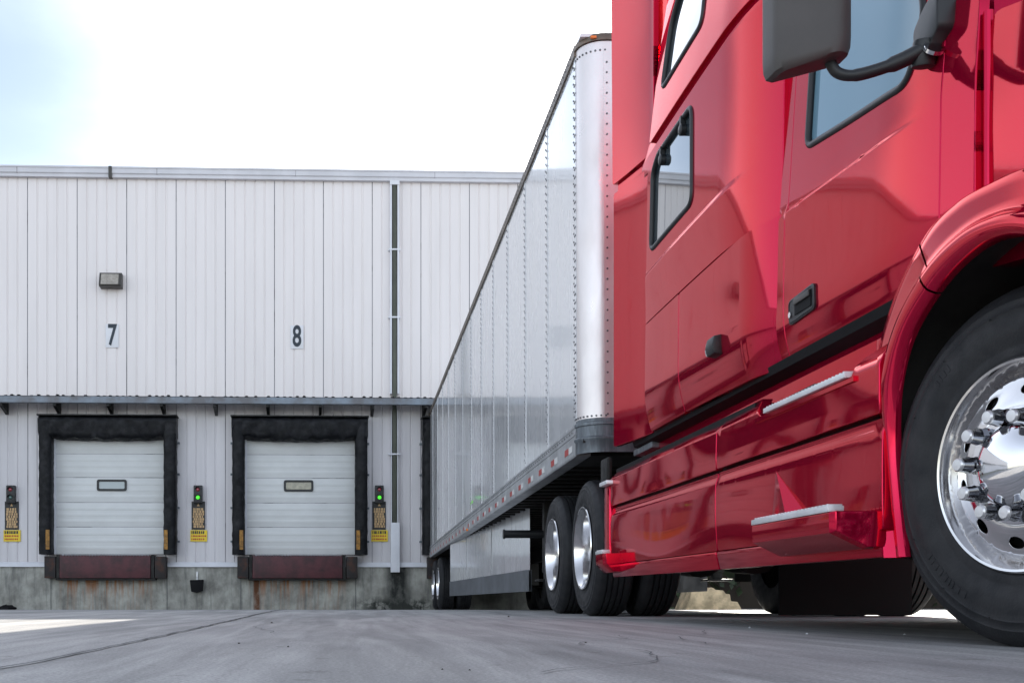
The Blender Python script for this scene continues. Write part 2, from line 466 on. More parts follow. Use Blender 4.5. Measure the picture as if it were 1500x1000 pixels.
rows = []
ysg = [-1500, -300, -60, -20, -8] + [x * .5 for x in range(-10, 60)] + [32, 40, 60, 120, 400, 2500]
xsg = [-1500, -400, -120, -50, -20, -10, -6, -3, -1, 0, 1, 2, 3, 4, 6, 8, 12, 20, 40, 90, 300, 1500]
for yy in ysg: rows.append([(x, yy, gz(yy)) for x in xsg])
tag(MB().grid(rows).build('ground', ground_mat()), kind='structure')
# expansion joint with small jitter, laid 4 mm above the slab
jt = []
ytab = [1.2 + .12 * i for i in range(190)]
for yy in ytab:
    x = -.665 - .0045 * max(0, yy - 3) ** 1.55 + random.uniform(-.006, .006) - .05 * max(0, 2.6 - yy)
    wd = .004 + .003 * random.random() + .0009 * max(0, yy - 4)
    jt.append([(x - wd, yy, gz(yy) + .004), (x + wd, yy, gz(yy) + .004)])
tag(MB().grid(jt).build('ground_joint', M['crack']), kind='structure')
jt = [[(x, y0_ - .02 + .01 * math.sin(x * 3), gz(y0_) + .004), (x, y0_ + .02 + .01 * math.sin(x * 3), gz(y0_) + .004)] for y0_ in (13.2,) for x in [-14 + .5 * i for i in range(60)]]
tag(MB().grid(jt).build('ground_joint', M['crack']), kind='structure')
def crack(x, y, a, n, seed):
    rnd = random.Random(seed); L, Rr = [], []
    for i in range(n):
        wd = .0012 + .0018 * rnd.random(); L.append((x - wd, y, gz(y) + .004)); Rr.append((x + wd, y, gz(y) + .004))
        a += rnd.uniform(-.35, .35); a *= .9; x += math.sin(a) * .09; y += math.cos(a) * .09
    tag(MB().grid([[l_, r_] for l_, r_ in zip(L, Rr)]).build('ground_crack', M['crack']), kind='structure')
crack(.35, 2.1, .3, 26, 5); crack(-.3, 4.4, -.4, 30, 8); crack(1.05, 3.4, .2, 34, 12)
mk = MB()
for i in range(8):
    x = .35 + .1 * i; yv = 22.6 - .55 * i
    mk.add([(x, yv, gz(yv) + .004), (x + .06, yv, gz(yv) + .004), (x + .13, yv - .45, gz(yv - .45) + .004), (x + .07, yv - .45, gz(yv - .45) + .004)], [(0, 1, 2, 3)])
tag(mk.build('painted_line', mat('worn_yellow_line', (.42, .34, .2), .8, var=.4, vscale=9, col2=(.25, .24, .22))), kind='structure')

# ---------------------------------------------------------------- the dock building
TH = R(2); ct, st = math.cos(TH), math.sin(TH)
WX, WY = -1.09, 24.25
def W(u, v, z=0): return (WX + u * ct + v * st, WY + u * st - v * ct, z)
def U(px, v=0):        # measured position along the wall
    k = (px - CX) / FPX
    X = k * (WY - WX * math.tan(TH) - v) / (1 - k * math.tan(TH)); return (X - WX) / ct
def Zw(py, u=0, v=0): return CZ + (HY - py) / FPX * (WY + u * st - v * ct)

bl = empty('dock_building', W(0, 0, 0), TH)
tag(bl, 'long white metal-panelled loading dock building on a stained concrete base', 'building')
UL, UR = -70., 7.6
ZB, ZF, ZA, ZR = -.3, .84, 4.36, 8.88
seam0 = U(258); pw = 1.028
def ribbed(z0, z1, v0, name, m_):
    rows = []; mi = []
    u = seam0 - math.ceil((seam0 - UL) / pw) * pw; prof = []
    while u < UR:
        prof += [(u - .008, v0, 1), (u - .008, v0 - .02, 1), (u + .008, v0 - .02, 1), (u + .008, v0, 0)]
        for k in range(1, 5):
            c = u + pw * k / 5
            prof += [(c - .022, v0, 0), (c - .008, v0 - .016, 0), (c + .008, v0 - .016, 0), (c + .022, v0, 0)]
        u += pw
    b = MB()
    for i in range(len(prof) - 1):
        a, c = prof[i], prof[i + 1]
        if c[0] > UR: break
        dark = 1 if (a[2] == 1 and (a[1] < v0 or c[1] < v0)) else 0
        b.add([(a[0], -a[1], z0), (c[0], -c[1], z0), (c[0], -c[1], z1), (a[0], -a[1], z1)], [(0, 1, 2, 3)], dark)
    return b.build(name, [m_, M['seam']], bl, smooth=0, recalc=False)
ribbed(ZA - .1, ZR + .05, 0, 'upper_wall', M['wall'])
DOOR_U = [-11.88, -7.92, -3.96, 0., 3.96]
lw = ribbed(ZF, ZA, -.03, 'lower_wall', M['wall_low'])
f = MB().box(UL, UR, -.02, .6, ZB, ZF - .07)
for px in (75, 245, 353, 521): u = U(px); f.box(u - .006, u + .006, -.0245, -.02, ZB, ZF - .08, 1)
u = U(133)
f.build('foundation', [foundation_mat([-3.96, 0., -7.92], [U(376)], U(583)), M['crack']], bl, bevel=0)
fl = MB(); fl.prism([(-.02, ZF - .07), (-.075, ZF - .07), (-.075, ZF - .03), (-.035, ZF + .03), (-.02, ZF + .03)], 'x', UL, UR)
fl.build('base_flashing', M['white'], bl)
r_ = MB(); r_.box(UL, UR + .1, .05, 38, ZR - 2, 9.02); r_.box(UL, UR, .06, 38, ZB, ZR - 2); r_.build('roof', M['fascia'], bl)
fa = MB(); fa.prism([(0, 8.87), (-.10, 8.87), (-.10, 8.93), (-.125, 8.95), (-.125, 9.05), (-.14, 9.05), (-.14, 9.085), (.1, 9.11), (.1, 9.0), (0, 9.0)], 'x', UL, UR + .12)
fa.build('roof_fascia', M['fascia'], bl)
jn = MB(); u = U(163); jn.box(u - .035, u + .035, -.146, 0, 8.865, 9.09); jn.build('gutter_joint', M['housing'], bl)
for px in (27, 231, 433, 636, -170):
    u = U(px); MB().box(u - .006, u + .006, -.1285, -.10, 8.93, 9.05).build('fascia_seam', M['seam'], bl)
# narrow ledge canopy
AV = .6
aw = MB()
aw.prism([(-AV, 4.10), (-AV + .03, 4.085), (-AV + .05, 4.10), (-AV + .03, 4.12), (-AV + .03, 4.20), (-AV + .05, 4.22), (-AV, 4.225)], 'x', UL, UR)
canopy = aw.build('canopy_channel', M['awn'], bl)
dk = MB(); rows = []
u = UL; zc = 4.235
pr = []
while u < UR:
    hh = random.uniform(.008, .03)
    for a, z in ((0, 0), (.03, .0), (.05, hh), (.09, hh), (.11, 0)): pr.append((u + a, zc + z))
    u += random.choice((.12, .14, .19, .26))
rows = [[(a, -AV + .0, z) for a, z in pr], [(a, 0, z + .01) for a, z in pr]]
dk.grid(rows); rows = [[(a, 0, z - .006) for a, z in pr], [(a, -AV, z - .012) for a, z in pr]]; dk.grid(rows)
dk.build('canopy_deck', M['deck'], bl, smooth=0, recalc=False)
for i in range(24):
    u = U(469) + 1.085 * (4 - i)
    if u > UR - .2: continue
    MB().prism([(-.55, 4.09), (-.55, 4.04), (-.06, 3.93), (-.03, 3.93), (-.03, 4.22), (-.5, 4.22)], 'x', u - .03, u + .03).build('canopy_bracket', M['dark'], bl)

# dock doors: recessed sectional door in the wall, leveller, seal
def dock(u, winpx, wm, cut):
    d = MB(); zz = [1.03, 1.60, 2.11, 2.63, 3.12, 3.6]
    for a, b in zip(zz[:-1], zz[1:]):
        d.box(u - 1.2, u + 1.2, -.05, .0, a + .006, b - .006)
        for k in range(1, 4):
            z = a + (b - a) * k / 4
            d.box(u - 1.195, u + 1.195, -.0525, -.05, z - .035, z + .035)
    dr = d.build('dock_door', M['door'], bl, bevel=.003)
    MB().box(u - 1.2, u + 1.2, -.045, -.01, 1.03, 3.6).build('door_joint_backing', M['seam'], dr)  # dark sheet showing in the joints between door sections
    wu = u + winpx; pts = rounded([(wu - .31, 2.35), (wu + .31, 2.35), (wu + .31, 2.59), (wu - .31, 2.59)], .05)
    pin = rounded([(wu - .265, 2.395), (wu + .265, 2.395), (wu + .265, 2.545), (wu - .265, 2.545)], .03)
    fr = MB(); fr.grid([[(a, -.052, b) for a, b in pts], [(a, -.075, b) for a, b in pts], [(a, -.075, b) for a, b in pin], [(a, -.052, b) for a, b in pin]], 0, False, True)
    wf = fr.build('window_frame', M['black'], dr)
    MB().prism(pin, 'y', -.06, -.054).build('window_pane', wm, wf)
    MB().box(u - 1.2, u - 1.06, -.1, -.056, 1.03, 3.6).build('door_track', M['white'], dr)
    return dr
for k, u in enumerate(DOOR_U): dock(u, [.0, .0, .09, .02, 0][k], M['winglass2'] if k == 3 else M['winglass'], 0)

def seal_obj(u, label):
    root = empty('dock_seal', W(u + .05, 0, 1.0), TH)
    tag(root, label, 'dock seal', 'black padded dock seals around the doors')
    o = (0, 0, 1.0)
    def pad(x0, x1, z0, z1, d0, d1, name, seed, horiz):
        rnd = random.Random(seed); rows = []; n = 34
        for i in range(n + 1):
            t = i / n; row = []
            for j in range(12):
                if horiz:
                    x = x0 + (x1 - x0) * t
                    sag = .10 * (math.sin(math.pi * t) ** .5 - .3) if 0 < t < 1 else 0
                    cross = [(-.04, z0), (-.04, z1), (-.2, z1 + .01), (-.36, z1), (-.41, z1 - .04), (-.42, z1 - .1), (-.41, z1 - .18), (-.40, z0 + .1), (-.39, z0 + .05), (-.36, z0 + .015), (-.25, z0), (-.1, z0)][j]
                    w_ = .016 * math.sin(13 * t * math.pi + j) + .024 * rnd.uniform(-1, 1) * (4 <= j <= 10)
                    low = 1 if j in (0, 8, 9, 10, 11) else (.6 if j in (6, 7) else 0)
                    row.append((x, cross[0] + w_ * .8, cross[1] - sag * low * .8 + w_ * (j > 3)))
                else:
                    z = z0 + (z1 - z0) * t; wx = x1 - x0
                    cross = [(x0, -.04), (x0, -.2), (x0, -.36), (x0 + .03, -.40), (x0 + wx * .3, -.42), (x0 + wx * .6, -.42), (x1 - .04, -.41), (x1, -.37), (x1 + .005, -.2), (x1, -.04), (x1 - .1, -.04), (x0 + .1, -.04)][j]
                    w_ = .014 * rnd.uniform(-1, 1) * (3 <= j <= 6) + .006 * rnd.uniform(-1, 1)
                    row.append((cross[0] + w_, cross[1] + w_, z))
            rows.append(row)
        b = MB(); b.grid(rows, 0, False, True)
        b.f.append(tuple(range(11, -1, -1))); b.m.append(0)
        e = len(b.v) - 12; b.f.append(tuple(range(e, e + 12))); b.m.append(0)
        return b.build(name, M['seal'], root, off=o, smooth=60, recalc=False)
    sl = pad(-1.40, -1.15, 1.02, 3.76, 0, 0, 'side_pad', u * 3 + 1, False)
    sr = pad(1.15, 1.40, 1.02, 3.76, 0, 0, 'side_pad', u * 3 + 2, False)
    pad(-1.41, 1.41, 3.44, 3.85, 0, 0, 'head_pad', u * 3 + 3, True)
    for s_, pd in ((-1, sl), (1, sr)):
        b = MB(); x = s_ * 1.205
        b.box(x - .038, x + .038, -.442, -.425, 1.12, 1.52); b.build('yellow_guide_stripe', M['yellow'], pd, off=o)
        for zz_ in (1.3, 2.0, 2.7, 3.35):
            MB().box(s_ * 1.42 - .03, s_ * 1.42 + .03, -.12, -.05, zz_ - .02, zz_ + .02).build('fixing_clip', M['galv'], pd, off=o)
    MB().box(-1.43, 1.43, -.44, -.04, 3.865, 3.89).build('header_board', M['dark'], root, off=o)
    return root
for u, lb in ((-7.92, 'black padded dock seal around the door left of door number 7'),
              (-3.96, 'black padded dock seal around the dock door below the number 7'),
              (0., 'black padded dock seal around the dock door below the number 8'),
              (3.96, 'black dock seal with the white trailer backed into it')): seal_obj(u, lb)

def leveller(u, label):
    root = empty('dock_leveller', W(u, 0, .5), TH); tag(root, label, 'dock leveller', 'dark red dock levellers under the doors')
    o = (0, 0, .5)
    b = MB(); b.box(-.93, .93, -.36, -.025, .53, 1.0); b.build('lip_plate', M['lip'], root, off=o, bevel=.01)
    b = MB(); b.box(-1.02, 1.02, -.30, -.024, .49, .528); b.box(-1.0, -.94, -.33, -.024, .53, 1.01); b.box(.94, 1.0, -.33, -.024, .53, 1.01)
    b.build('frame', M['dark'], root, off=o)
    b = MB()
    for i in range(30): b.cyl((-.87 + .06 * i, -.362, 1.005), (-.84 + .06 * i, -.362, 1.005), .016, n=8)
    b.build('hinge', M['rail'], root, off=o)
    for s_ in (-1, 1):
        b = MB(); b.box(s_ * 1.13 - .115, s_ * 1.13 + .115, -.34, -.024, .53, .98)
        b.build('bumper_block', M['bumper'], root, off=o, bevel=.012)
    return root
leveller(-7.92, 'dark red dock leveller under the door left of door 7')
leveller(-3.96, 'dark red dock leveller with black bumpers under door 7')
leveller(0., 'stained dark red dock leveller above the brown rust streak under door 8')
leveller(3.96, 'dock leveller hidden behind the parked trailer')

# numbers
def text_mesh(ch, h, xs, mt, parent, name, loc):
    cu = bpy.data.curves.new(name, 'FONT'); cu.body = ch; cu.size = h / .70; cu.extrude = .004; cu.offset = .012
    cu.align_x = 'CENTER'; cu.align_y = 'CENTER'
    t = bpy.data.objects.new(name, cu); C.objects.link(t)
    me = bpy.data.meshes.new_from_object(t.evaluated_get(bpy.context.evaluated_depsgraph_get()))
    bpy.data.objects.remove(t)
    me.transform(Matrix.Diagonal((xs, 1, 1, 1))); me.transform(Matrix.Rotation(R(90), 4, 'X'))
    me.materials.clear(); me.materials.append(mt)
    o = bpy.data.objects.new(name, me); C.objects.link(o); o.parent = parent; o.location = loc
    return o
for px, py, ch, lb in ((164.5, 492, '7', 'black number 7 on a white plate above the left dock door'), (435, 494, '8', 'black number 8 on a white plate above the right dock door')):
    u = U(px); z = Zw(py, u)
    b = MB(); b.box(-.135, .135, -.006, .0, -.245, .245)
    root = b.build('number_sign', M['plate'], None, bevel=.001, loc=W(u, .012, z), rz=TH)
    tag(root, lb, 'sign', 'dock number signs')
    text_mesh(ch, .43, .62, M['digit'], root, 'digit', (0, -.011, 0))
# wall light
u = U(164); z = Zw(413, u)
root = empty('wall_light', W(u, 0, z), TH); tag(root, 'boxy bronze wall light with a milky lens above the number 7', 'wall light')
b = MB(); b.prism([(0, -.15), (-.24, -.15), (-.26, -.12), (-.16, .15), (0, .15)], 'x', -.23, .23); b.build('housing', M['housing'], root, bevel=.01)
b = MB(); b.add([(-.19, -.264, -.115), (.17, -.264, -.115), (.17, -.176, .12), (-.19, -.176, .12)], [(0, 1, 2, 3)])
b.add([(-.19, -.25, -.115), (.17, -.25, -.115), (.17, -.16, .12), (-.19, -.16, .12)], [(3, 2, 1, 0)]); b.build('lens', M['lens'], root, recalc=False)
# downspout
ud = U(577.5)
root = empty('downspout', W(ud, 0, .7), TH); tag(root, 'tall olive downspout between white channels, right of dock door 8', 'downspout')
o = (0, 0, .7)
b = MB(); b.box(-.042, .042, -.11, -.01, 1.7, 8.86); b.build('pipe', M['pipe'], root, off=o, bevel=.012)
for s_ in (-1, 1):
    b = MB(); b.box(s_ * .077 - .018, s_ * .077 + .018, -.125, 0.0, 4.4 if 1 else 0, 8.86); b.build('side_channel', M['white'], root, off=o)
    b = MB(); b.box(s_ * .066 - .008, s_ * .066 + .008, -.1, .028, 1.7, 4.07); b.build('side_channel', M['white'], root, off=o)
for z in (Zw(366), Zw(465), Zw(665)):
    b = MB(); b.box(-.125, .125, -.128, .0, z - .018, z + .014); b.build('strap', M['white'], root, off=o, bevel=.003)
MB().box(-.1, .1, -.14, .0, 8.78, 8.865).build('top_cap', M['white'], root, off=o)
b = MB(); b.prism([(-.02, 1.70), (-.15, 1.70), (-.15, 1.05), (-.19, .66), (-.03, .66), (-.02, .86)], 'x', -.085, .105); b.build('guard_cover', M['white'], root, off=o, bevel=.008)
# signals and signs
def signal(px, lit, l1, l2, l3):
    u = U(px); z1 = Zw(711, u); z0 = Zw(737, u)
    root = empty('signal_light', W(u, 0, z0), TH); tag(root, l1, 'signal light', 'dock signal lights beside the doors'); h = z1 - z0
    b = MB(); b.box(-.09, .09, -.10, .03, 0, h); b.build('housing', M['black'], root, bevel=.012)
    for k, m_ in ((.76, M['redlens']), (.32, M['green'] if lit else M['dimlens'])):
        b = MB(); b.lathe([(0, .02), (.022, .018), (.036, .008), (.040, 0)], 16)
        ob = b.build('lens', m_, root); ob.rotation_euler.z = R(90); ob.location = (0, -.10, h * k)
        b = MB(); rows = []
        for rr, dd in ((.060, -.10), (.060, -.15)):
            rows.append([(rr * math.cos(a_ * math.pi / 10), dd, h * k + rr * math.sin(a_ * math.pi / 10)) for a_ in range(0, 11)])
        b.grid(rows); b.build('lens_hood', M['black'], root, recalc=False)
    zt, zb = Zw(734, u), Zw(775, u)
    s = empty('instruction_sign', W(u, 0, zb), TH); tag(s, l2, 'sign', 'black and tan dock instruction signs')
    H = zt - zb
    MB().box(-.14, .14, .0, .028, 0, H).build('board', M['ink'], s)
    rnd = random.Random(int(px)); b = MB()
    z = H - .10
    b.add([(-.03, -.004, z), (.03, -.004, z), (0, -.004, z + .06)], [(0, 1, 2)]); b.build('warning_triangle', M['tan'], s, recalc=False); b = MB()
    z -= .06
    while z > .05:
        x = -.115 + rnd.uniform(0, .02)
        while x < .10:
            ww = rnd.uniform(.02, .055); b.box(x, min(.12, x + ww), -.005, 0, z - .026, z + .022); x += ww + rnd.uniform(.006, .02)
        z -= .052
    b.build('lettering', M['tan'], s, recalc=False)
    uy = U(px + .5); zt, zb = Zw(776, uy), Zw(792.5, uy)
    c = empty('caution_sign', W(uy, 0, zb), TH); tag(c, l3, 'sign', 'yellow caution signs under the instruction signs'); H = zt - zb
    MB().box(-.175, .175, .0, .028, 0, H).build('board', M['ysign'], c)
    b = MB()
    for z, m_, hh in ((H * .80, 0, .03), (H * .48, 1, .017), (H * .2, 1, .017)):
        x = -.15; b = MB()
        while x < .13:
            ww = rnd.uniform(.015, .04); b.box(x, min(.155, x + ww), -.004, 0, z - hh, z + hh); x += ww + rnd.uniform(.008, .02)
        b.build('lettering', M['redink'] if m_ else M['ink'], c, recalc=False); b = MB()
signal(17, 0, 'small black signal with red and unlit green lamps at the left edge', 'black sign with tan lettering left of dock door 7', 'yellow caution sign leftmost, at the left edge')
signal(290.5, 1, 'small black signal with its green lamp lit between doors 7 and 8', 'black sign with tan lettering between doors 7 and 8', 'yellow caution sign between dock doors 7 and 8')
signal(555.5, 1, 'small black signal with its green lamp lit beside the downspout', 'black sign with tan lettering beside the downspout', 'yellow caution sign beside the white downspout guard')
# rubber block on base, lump of debris
u = U(289); root = empty('rubber_block', W(u, .02, Zw(866, u)), TH); tag(root, 'small black rubber block fixed to the concrete base between doors 7 and 8', 'rubber block')
b = MB(); b.prism([(-.14, .24), (-.11, .0), (.0, -.02), (.12, .02), (.14, .25)], 'y', -.16, 0); b.build('block', M['rubber'], root, bevel=.01)
b = MB(); b.box(-.02, .02, -.03, 0, .22, .42); b.build('hanger', M['rail'], root)
def lump(name, loc, sz, m_, seed, n=10):
    rnd = random.Random(seed); b = MB(); rows = []
    for i in range(7):
        ph = math.pi / 2 * i / 6; row = []
        for j in range(n):
            a = 2 * math.pi * j / n; k = 1 + rnd.uniform(-.25, .25)
            row.append((loc[0] + sz[0] * math.cos(a) * math.cos(ph) * k, loc[1] + sz[1] * math.sin(a) * math.cos(ph) * k, loc[2] + sz[2] * math.sin(ph) * (1 + rnd.uniform(-.2, .2)) * (i > 0)))
        rows.append(row)
    b.grid(rows, 0, False, True)
    return b.build(name, m_, None, off=loc, loc=loc, smooth=50)
X0 = W(U(16), .35)
tag(lump('debris', (X0[0], X0[1], gz(X0[1])), (.2, .12, .10), M['rubber'], 3), 'black crumpled scrap lying at the foot of the dock wall', 'debris')
# pebbles on the yard (tiny)
for i, (px, py) in enumerate(((398, 912), (745, 903), (350, 942), (422, 947), (648, 980), (688, 981), (858, 941), (1098, 919), (1325, 929), (1182, 928))):
    Y = CZ * FPX / (py - HY); X = (px - CX) / FPX * Y; s_ = .0010 * Y
    tag(lump('pebble', (X, Y, gz(Y)), (s_, s_, s_), M['white'] if px > 1000 else M['bumper'], i, 7),
        'tiny stone lying on the concrete yard', 'stone', 'tiny stones scattered on the yard')
# far yard behind the truck
b = MB()
xs = [0, .35, .5, .9, 1.2, 1.5, 1.9]
def shade_hedge():  # made-up foliage, added to black out gaps under the truck and shade the ground
    rnd = random.Random(4); root = empty('shade_hedge', (23, 27, 0))
    tag(root, 'tall wall of dark foliage added to block light and darken the yard behind the truck', 'shade_hedge')
    b = MB()
    for i in range(15000):
        x = rnd.uniform(-16, 26); z = rnd.uniform(-.15, 6.6) + .25 * math.sin(x * 2.1); y = rnd.uniform(-.6, .6)
        a, e_, s_ = rnd.uniform(0, 6.3), rnd.uniform(-1, 1), rnd.uniform(.10, .22)
        dx, dy = math.cos(a) * s_, math.sin(a) * s_
        b.add([(x, y, z), (x + dx, y + dy, z + e_ * s_), (x + dx - dy * .5, y + dy + dx * .5, z + e_ * s_ + .1), (x - dy * .5, y + dx * .5, z + .1)], [(0, 1, 2, 3)])
    b.build('foliage', mat('shade_hedge_leaves', (.04, .06, .025), .6, var=.5, vscale=3), root, recalc=False, smooth=0)
    b = MB()
    for i in range(42): b.cyl((-16 + i, 0, -.15), (-16 + i + rnd.uniform(-.3, .3), 0, 5.8), .09, .03, 6)
    b.box(-15.9, 26, -.1, .1, -.15, 6.0)
    b.build('stems', mat('shade_hedge_stems', (.03, .022, .015), .9), root)
shade_hedge()
tw = empty('rubble_heap', (6.7, 21.5, gz(21.5)))
tag(tw, 'pale tan broken masonry seen through the gap under the red truck', 'rubble')
tp = [(-.55, 0), (-.47, .2), (-.40, .42), (-.33, .40), (-.3, .36), (-.1, .36), (-.05, .42), (.02, .37), (.16, .36), (.2, .30), (.28, .29), (.3, .16), (.42, .15), (.5, 0)]
tm = MB().prism(tp, 'y', -.35, .35); tm.build('masonry', M['tanwall'], tw, bevel=.02)

# ---------------------------------------------------------------- wheels
def tyre_prof(w_=.28, r=.505):
    p = [(.287, -.03), (.298, -.012), (.312, -.006), (.33, -.010), (.34, -.008), (.36, -.001), (.385, .003), (.41, .002), (.43, -.002), (.436, .000), (.442, -.003),
         (.455, -.007), (.462, -.0055), (.468, -.010), (r - .025, -.018), (r - .02, -.024), (r - .008, -.034), (r - .002, -.045)]
    gs = [-.085, -.125, -.165, -.205]
    for g in gs: p += [(r, g + .007), (r - .014, g + .005), (r - .014, g - .005), (r, g - .007)]
    p += [(r - .002, -w_ + .04), (r - .01, -w_ + .02), (.46, -w_), (.36, -w_ - .003), (.287, -w_ + .03)]
    return p
def dprof(r):
    return -.062 + .044 * sm((.279 - r) / .024) + .024 * sm((.262 - r) / .09)
def wheel_steer(parent, off, c, rz, mirror=False):
    wh = MB()
    wh.lathe([(.280, -.26), (.287, -.20), (.287, -.03), (.30, -.006), (.309, .004), (.312, .001), (.3115, .006), (.306, .011), (.299, .009), (.294, -.002), (.288, -.018), (.280, -.04), (.277, -.062)], 96)
    fx_ = lambda y, z: -dprof(math.hypot(y, z))
    w0 = wh.build('wheel', M['polish'], parent)
    w0.location = Vector(c) - Vector(off); w0.rotation_euler.z = rz + (math.pi if mirror else 0)
    circ = lambda cy, cz, a, b_, ang, n: [(cy + a * math.cos(t) * math.cos(ang) - b_ * math.sin(t) * math.sin(ang), cz + a * math.cos(t) * math.sin(ang) + b_ * math.sin(t) * math.cos(ang)) for t in [2 * math.pi * i / n for i in range(n)]]
    holes = []
    for k in range(10):
        a = 2 * math.pi * (k + .5) / 10 + .1
        holes.append(circ(.222 * math.cos(a), .222 * math.sin(a), .019, .029, a, 20))
    panel('rim_disc', circ(0, 0, .277, .277, 0, 96), fx_, M['polish'], w0, (0, 0, 0), holes=holes, step=.014, thick=.018, roll=.003, lines=[circ(0, 0, r_, r_, 0, 90) + [(r_, 0)] for r_ in (.2735, .270, .2665, .263, .2595, .256, .2525)])
    b = MB(); b.lathe([(.27, -.08), (0, -.08)], 32); b.build('brake_drum', M['under'], w0)
    b = MB(); b.lathe([(.170, .0055), (.168, .010), (.160, .012), (.128, .012), (.125, .016), (.1235, .026), (.119, .036), (.110, .047), (.096, .058), (.075, .068), (.048, .0745), (.02, .078), (.0001, .0785)], 72)
    b.build('hub_cap', M['chrome'], w0)
    proto = None
    for k in range(10):
        a = 2 * math.pi * k / 10 + .1
        if proto is None:
            b = MB()
            b.lathe([(.026, 0), (.027, .008), (.022, .014)], 24, 1)
            b.lathe([(.0255, .012), (.0255, .036)], 6, 1); b.lathe([(.0255, .036), (.0225, .046), (.0205, .066)], 24, 1); b.lathe([(.0205, .066), (.020, .071), (.0165, .0755), (.0001, .076)], 24, 0)
            proto = b.build('lug_nut', [M['cap'], M['dark_reflect']], w0, smooth=30); nn = proto
        else:
            nn = proto.copy(); C.objects.link(nn); nn.parent = w0
        nn.location = (-.011, .1425 * math.cos(a), .1425 * math.sin(a))
    b = MB(); b.lathe(tyre_prof(r=.51), 128); ty = b.build('tyre', M['tyre'], w0, smooth=40); ty.location.x = -.008; w0.scale = (1, .965, .965); ty.scale = (1, 1 / .965, 1 / .965)
    # moulded marks on the sidewall: two arcs of low raised bars and small vent pips
    b = MB(); rnd = random.Random(2)
    def bar(a0, a1, r0, r1, h):
        v = [(-(.0015 + e), r * math.cos(a), r * math.sin(a)) for e in (0, h) for r in (r0, r1) for a in (a0, a1)]
        b.add(v, [(0, 1, 3, 2), (4, 6, 7, 5), (0, 4, 5, 1), (2, 3, 7, 6), (0, 2, 6, 4), (1, 5, 7, 3)])
    for c0, n_ in ((-1.1, 9), (2.3, 11), (.75, 4)):
        a = c0
        for i in range(n_):
            wd_ = rnd.uniform(.018, .05); bar(a, a + wd_, .392, .392 + .022, .0022); a += wd_ + .02
    for i in range(14): a = i * .449; bar(a, a + .006, .432, .436, .003)
    b.build('sidewall_marks', M['tyre'], ty, smooth=0)
    return w0
_ty = {}
def wheel_dual(parent, c, mirror=False, shared=None, pin=True):
    if 'w' in _ty:
        w0 = copy_tree(_ty['w'], parent)
    else:
        wh = MB()
        wh.lathe([(.287, -.03), (.30, -.006), (.310, .004), (.3115, .002), (.308, .010), (.301, .009), (.297, -.004), (.288, -.02), (.281, -.05), (.276, -.10), (.268, -.135), (.25, -.15),
                  (.20, -.155), (.17, -.145), (.16, -.14), (.10, -.14), (.098, -.08), (.092, -.07), (.0001, -.068)], 72)
        w0 = wh.build('wheel', M['polish'], parent, smooth=30)
        for k in range(10):
            a = 2 * math.pi * k / 10
            p = (.1425 * math.cos(a), .1425 * math.sin(a))
            MB().cyl((.14, *p), (.098, *p), .016, .014, n=10).build('lug_nut', M['chrome'], w0)
        MB().lathe(tyre_prof(), 96).build('tyre', M['tyre'], w0, smooth=40)
        t = MB().lathe(tyre_prof(), 96).build('inner_tyre', M['tyre'], w0, smooth=40); t.location.x = .33
        b = MB(); b.lathe([(.29, -.56), (.27, -.5), (.2, -.4), (.0001, -.4)], 32); b.build('inner_hub', M['under'], w0)
        _ty['w'] = w0
    w0.location = c; w0.rotation_euler.z = math.pi if mirror else 0
    return w0

# ---------------------------------------------------------------- semi trailer
XC = 2.975; HW = 1.30; YN = 8.30; LEN = 15.88
PITCH = -.0139
tr = empty('semi_trailer', (XC, YN, 0), 0, PITCH)
tag(tr, 'long white riveted box trailer backed against the dock behind the red truck', 'trailer')
Z0, Z1, ZT = 1.18, 1.40, 4.225
rad = .175
def nose_ring(z, e=0, n=14, yend=rad):
    pts = [(-HW - e, yend, z)]
    for i in range(n + 1):
        a = math.pi / 2 * i / n; pts.append((-HW + rad - (rad + e) * math.cos(a), rad - (rad + e) * math.sin(a), z))
    for i in range(n + 1):
        a = math.pi / 2 * (1 - i / n); pts.append((HW - rad + (rad + e) * math.cos(a), rad - (rad + e) * math.sin(a), z))
    pts.append((HW + e, yend, z))
    return pts
b = MB(); b.grid([nose_ring(Z1 + .02, .0), nose_ring(ZT - .06, .0)])
b.build('nose_skin', M['nose'], tr, recalc=False)
b = MB(); b.box(-HW + .03, HW - .03, .12, LEN - .05, Z0 + .12, ZT - .03); b.build('inner_box', M['trailer'], tr)
# grey ribbed corner band
pr_ = [(Z0 + .005, .0), (Z0 + .005, .012), (Z0 + .09, .012), (Z0 + .10, .022), (Z0 + .115, .022), (Z0 + .125, .010), (Z0 + .20, .010), (Z0 + .205, .020), (Z0 + .225, .020), (Z0 + .232, .008), (Z1 + .03, .008), (Z1 + .035, 0)]
MB().grid([nose_ring(z, e) for z, e in pr_]).build('nose_band', M['galv'], tr, recalc=False, smooth=50)
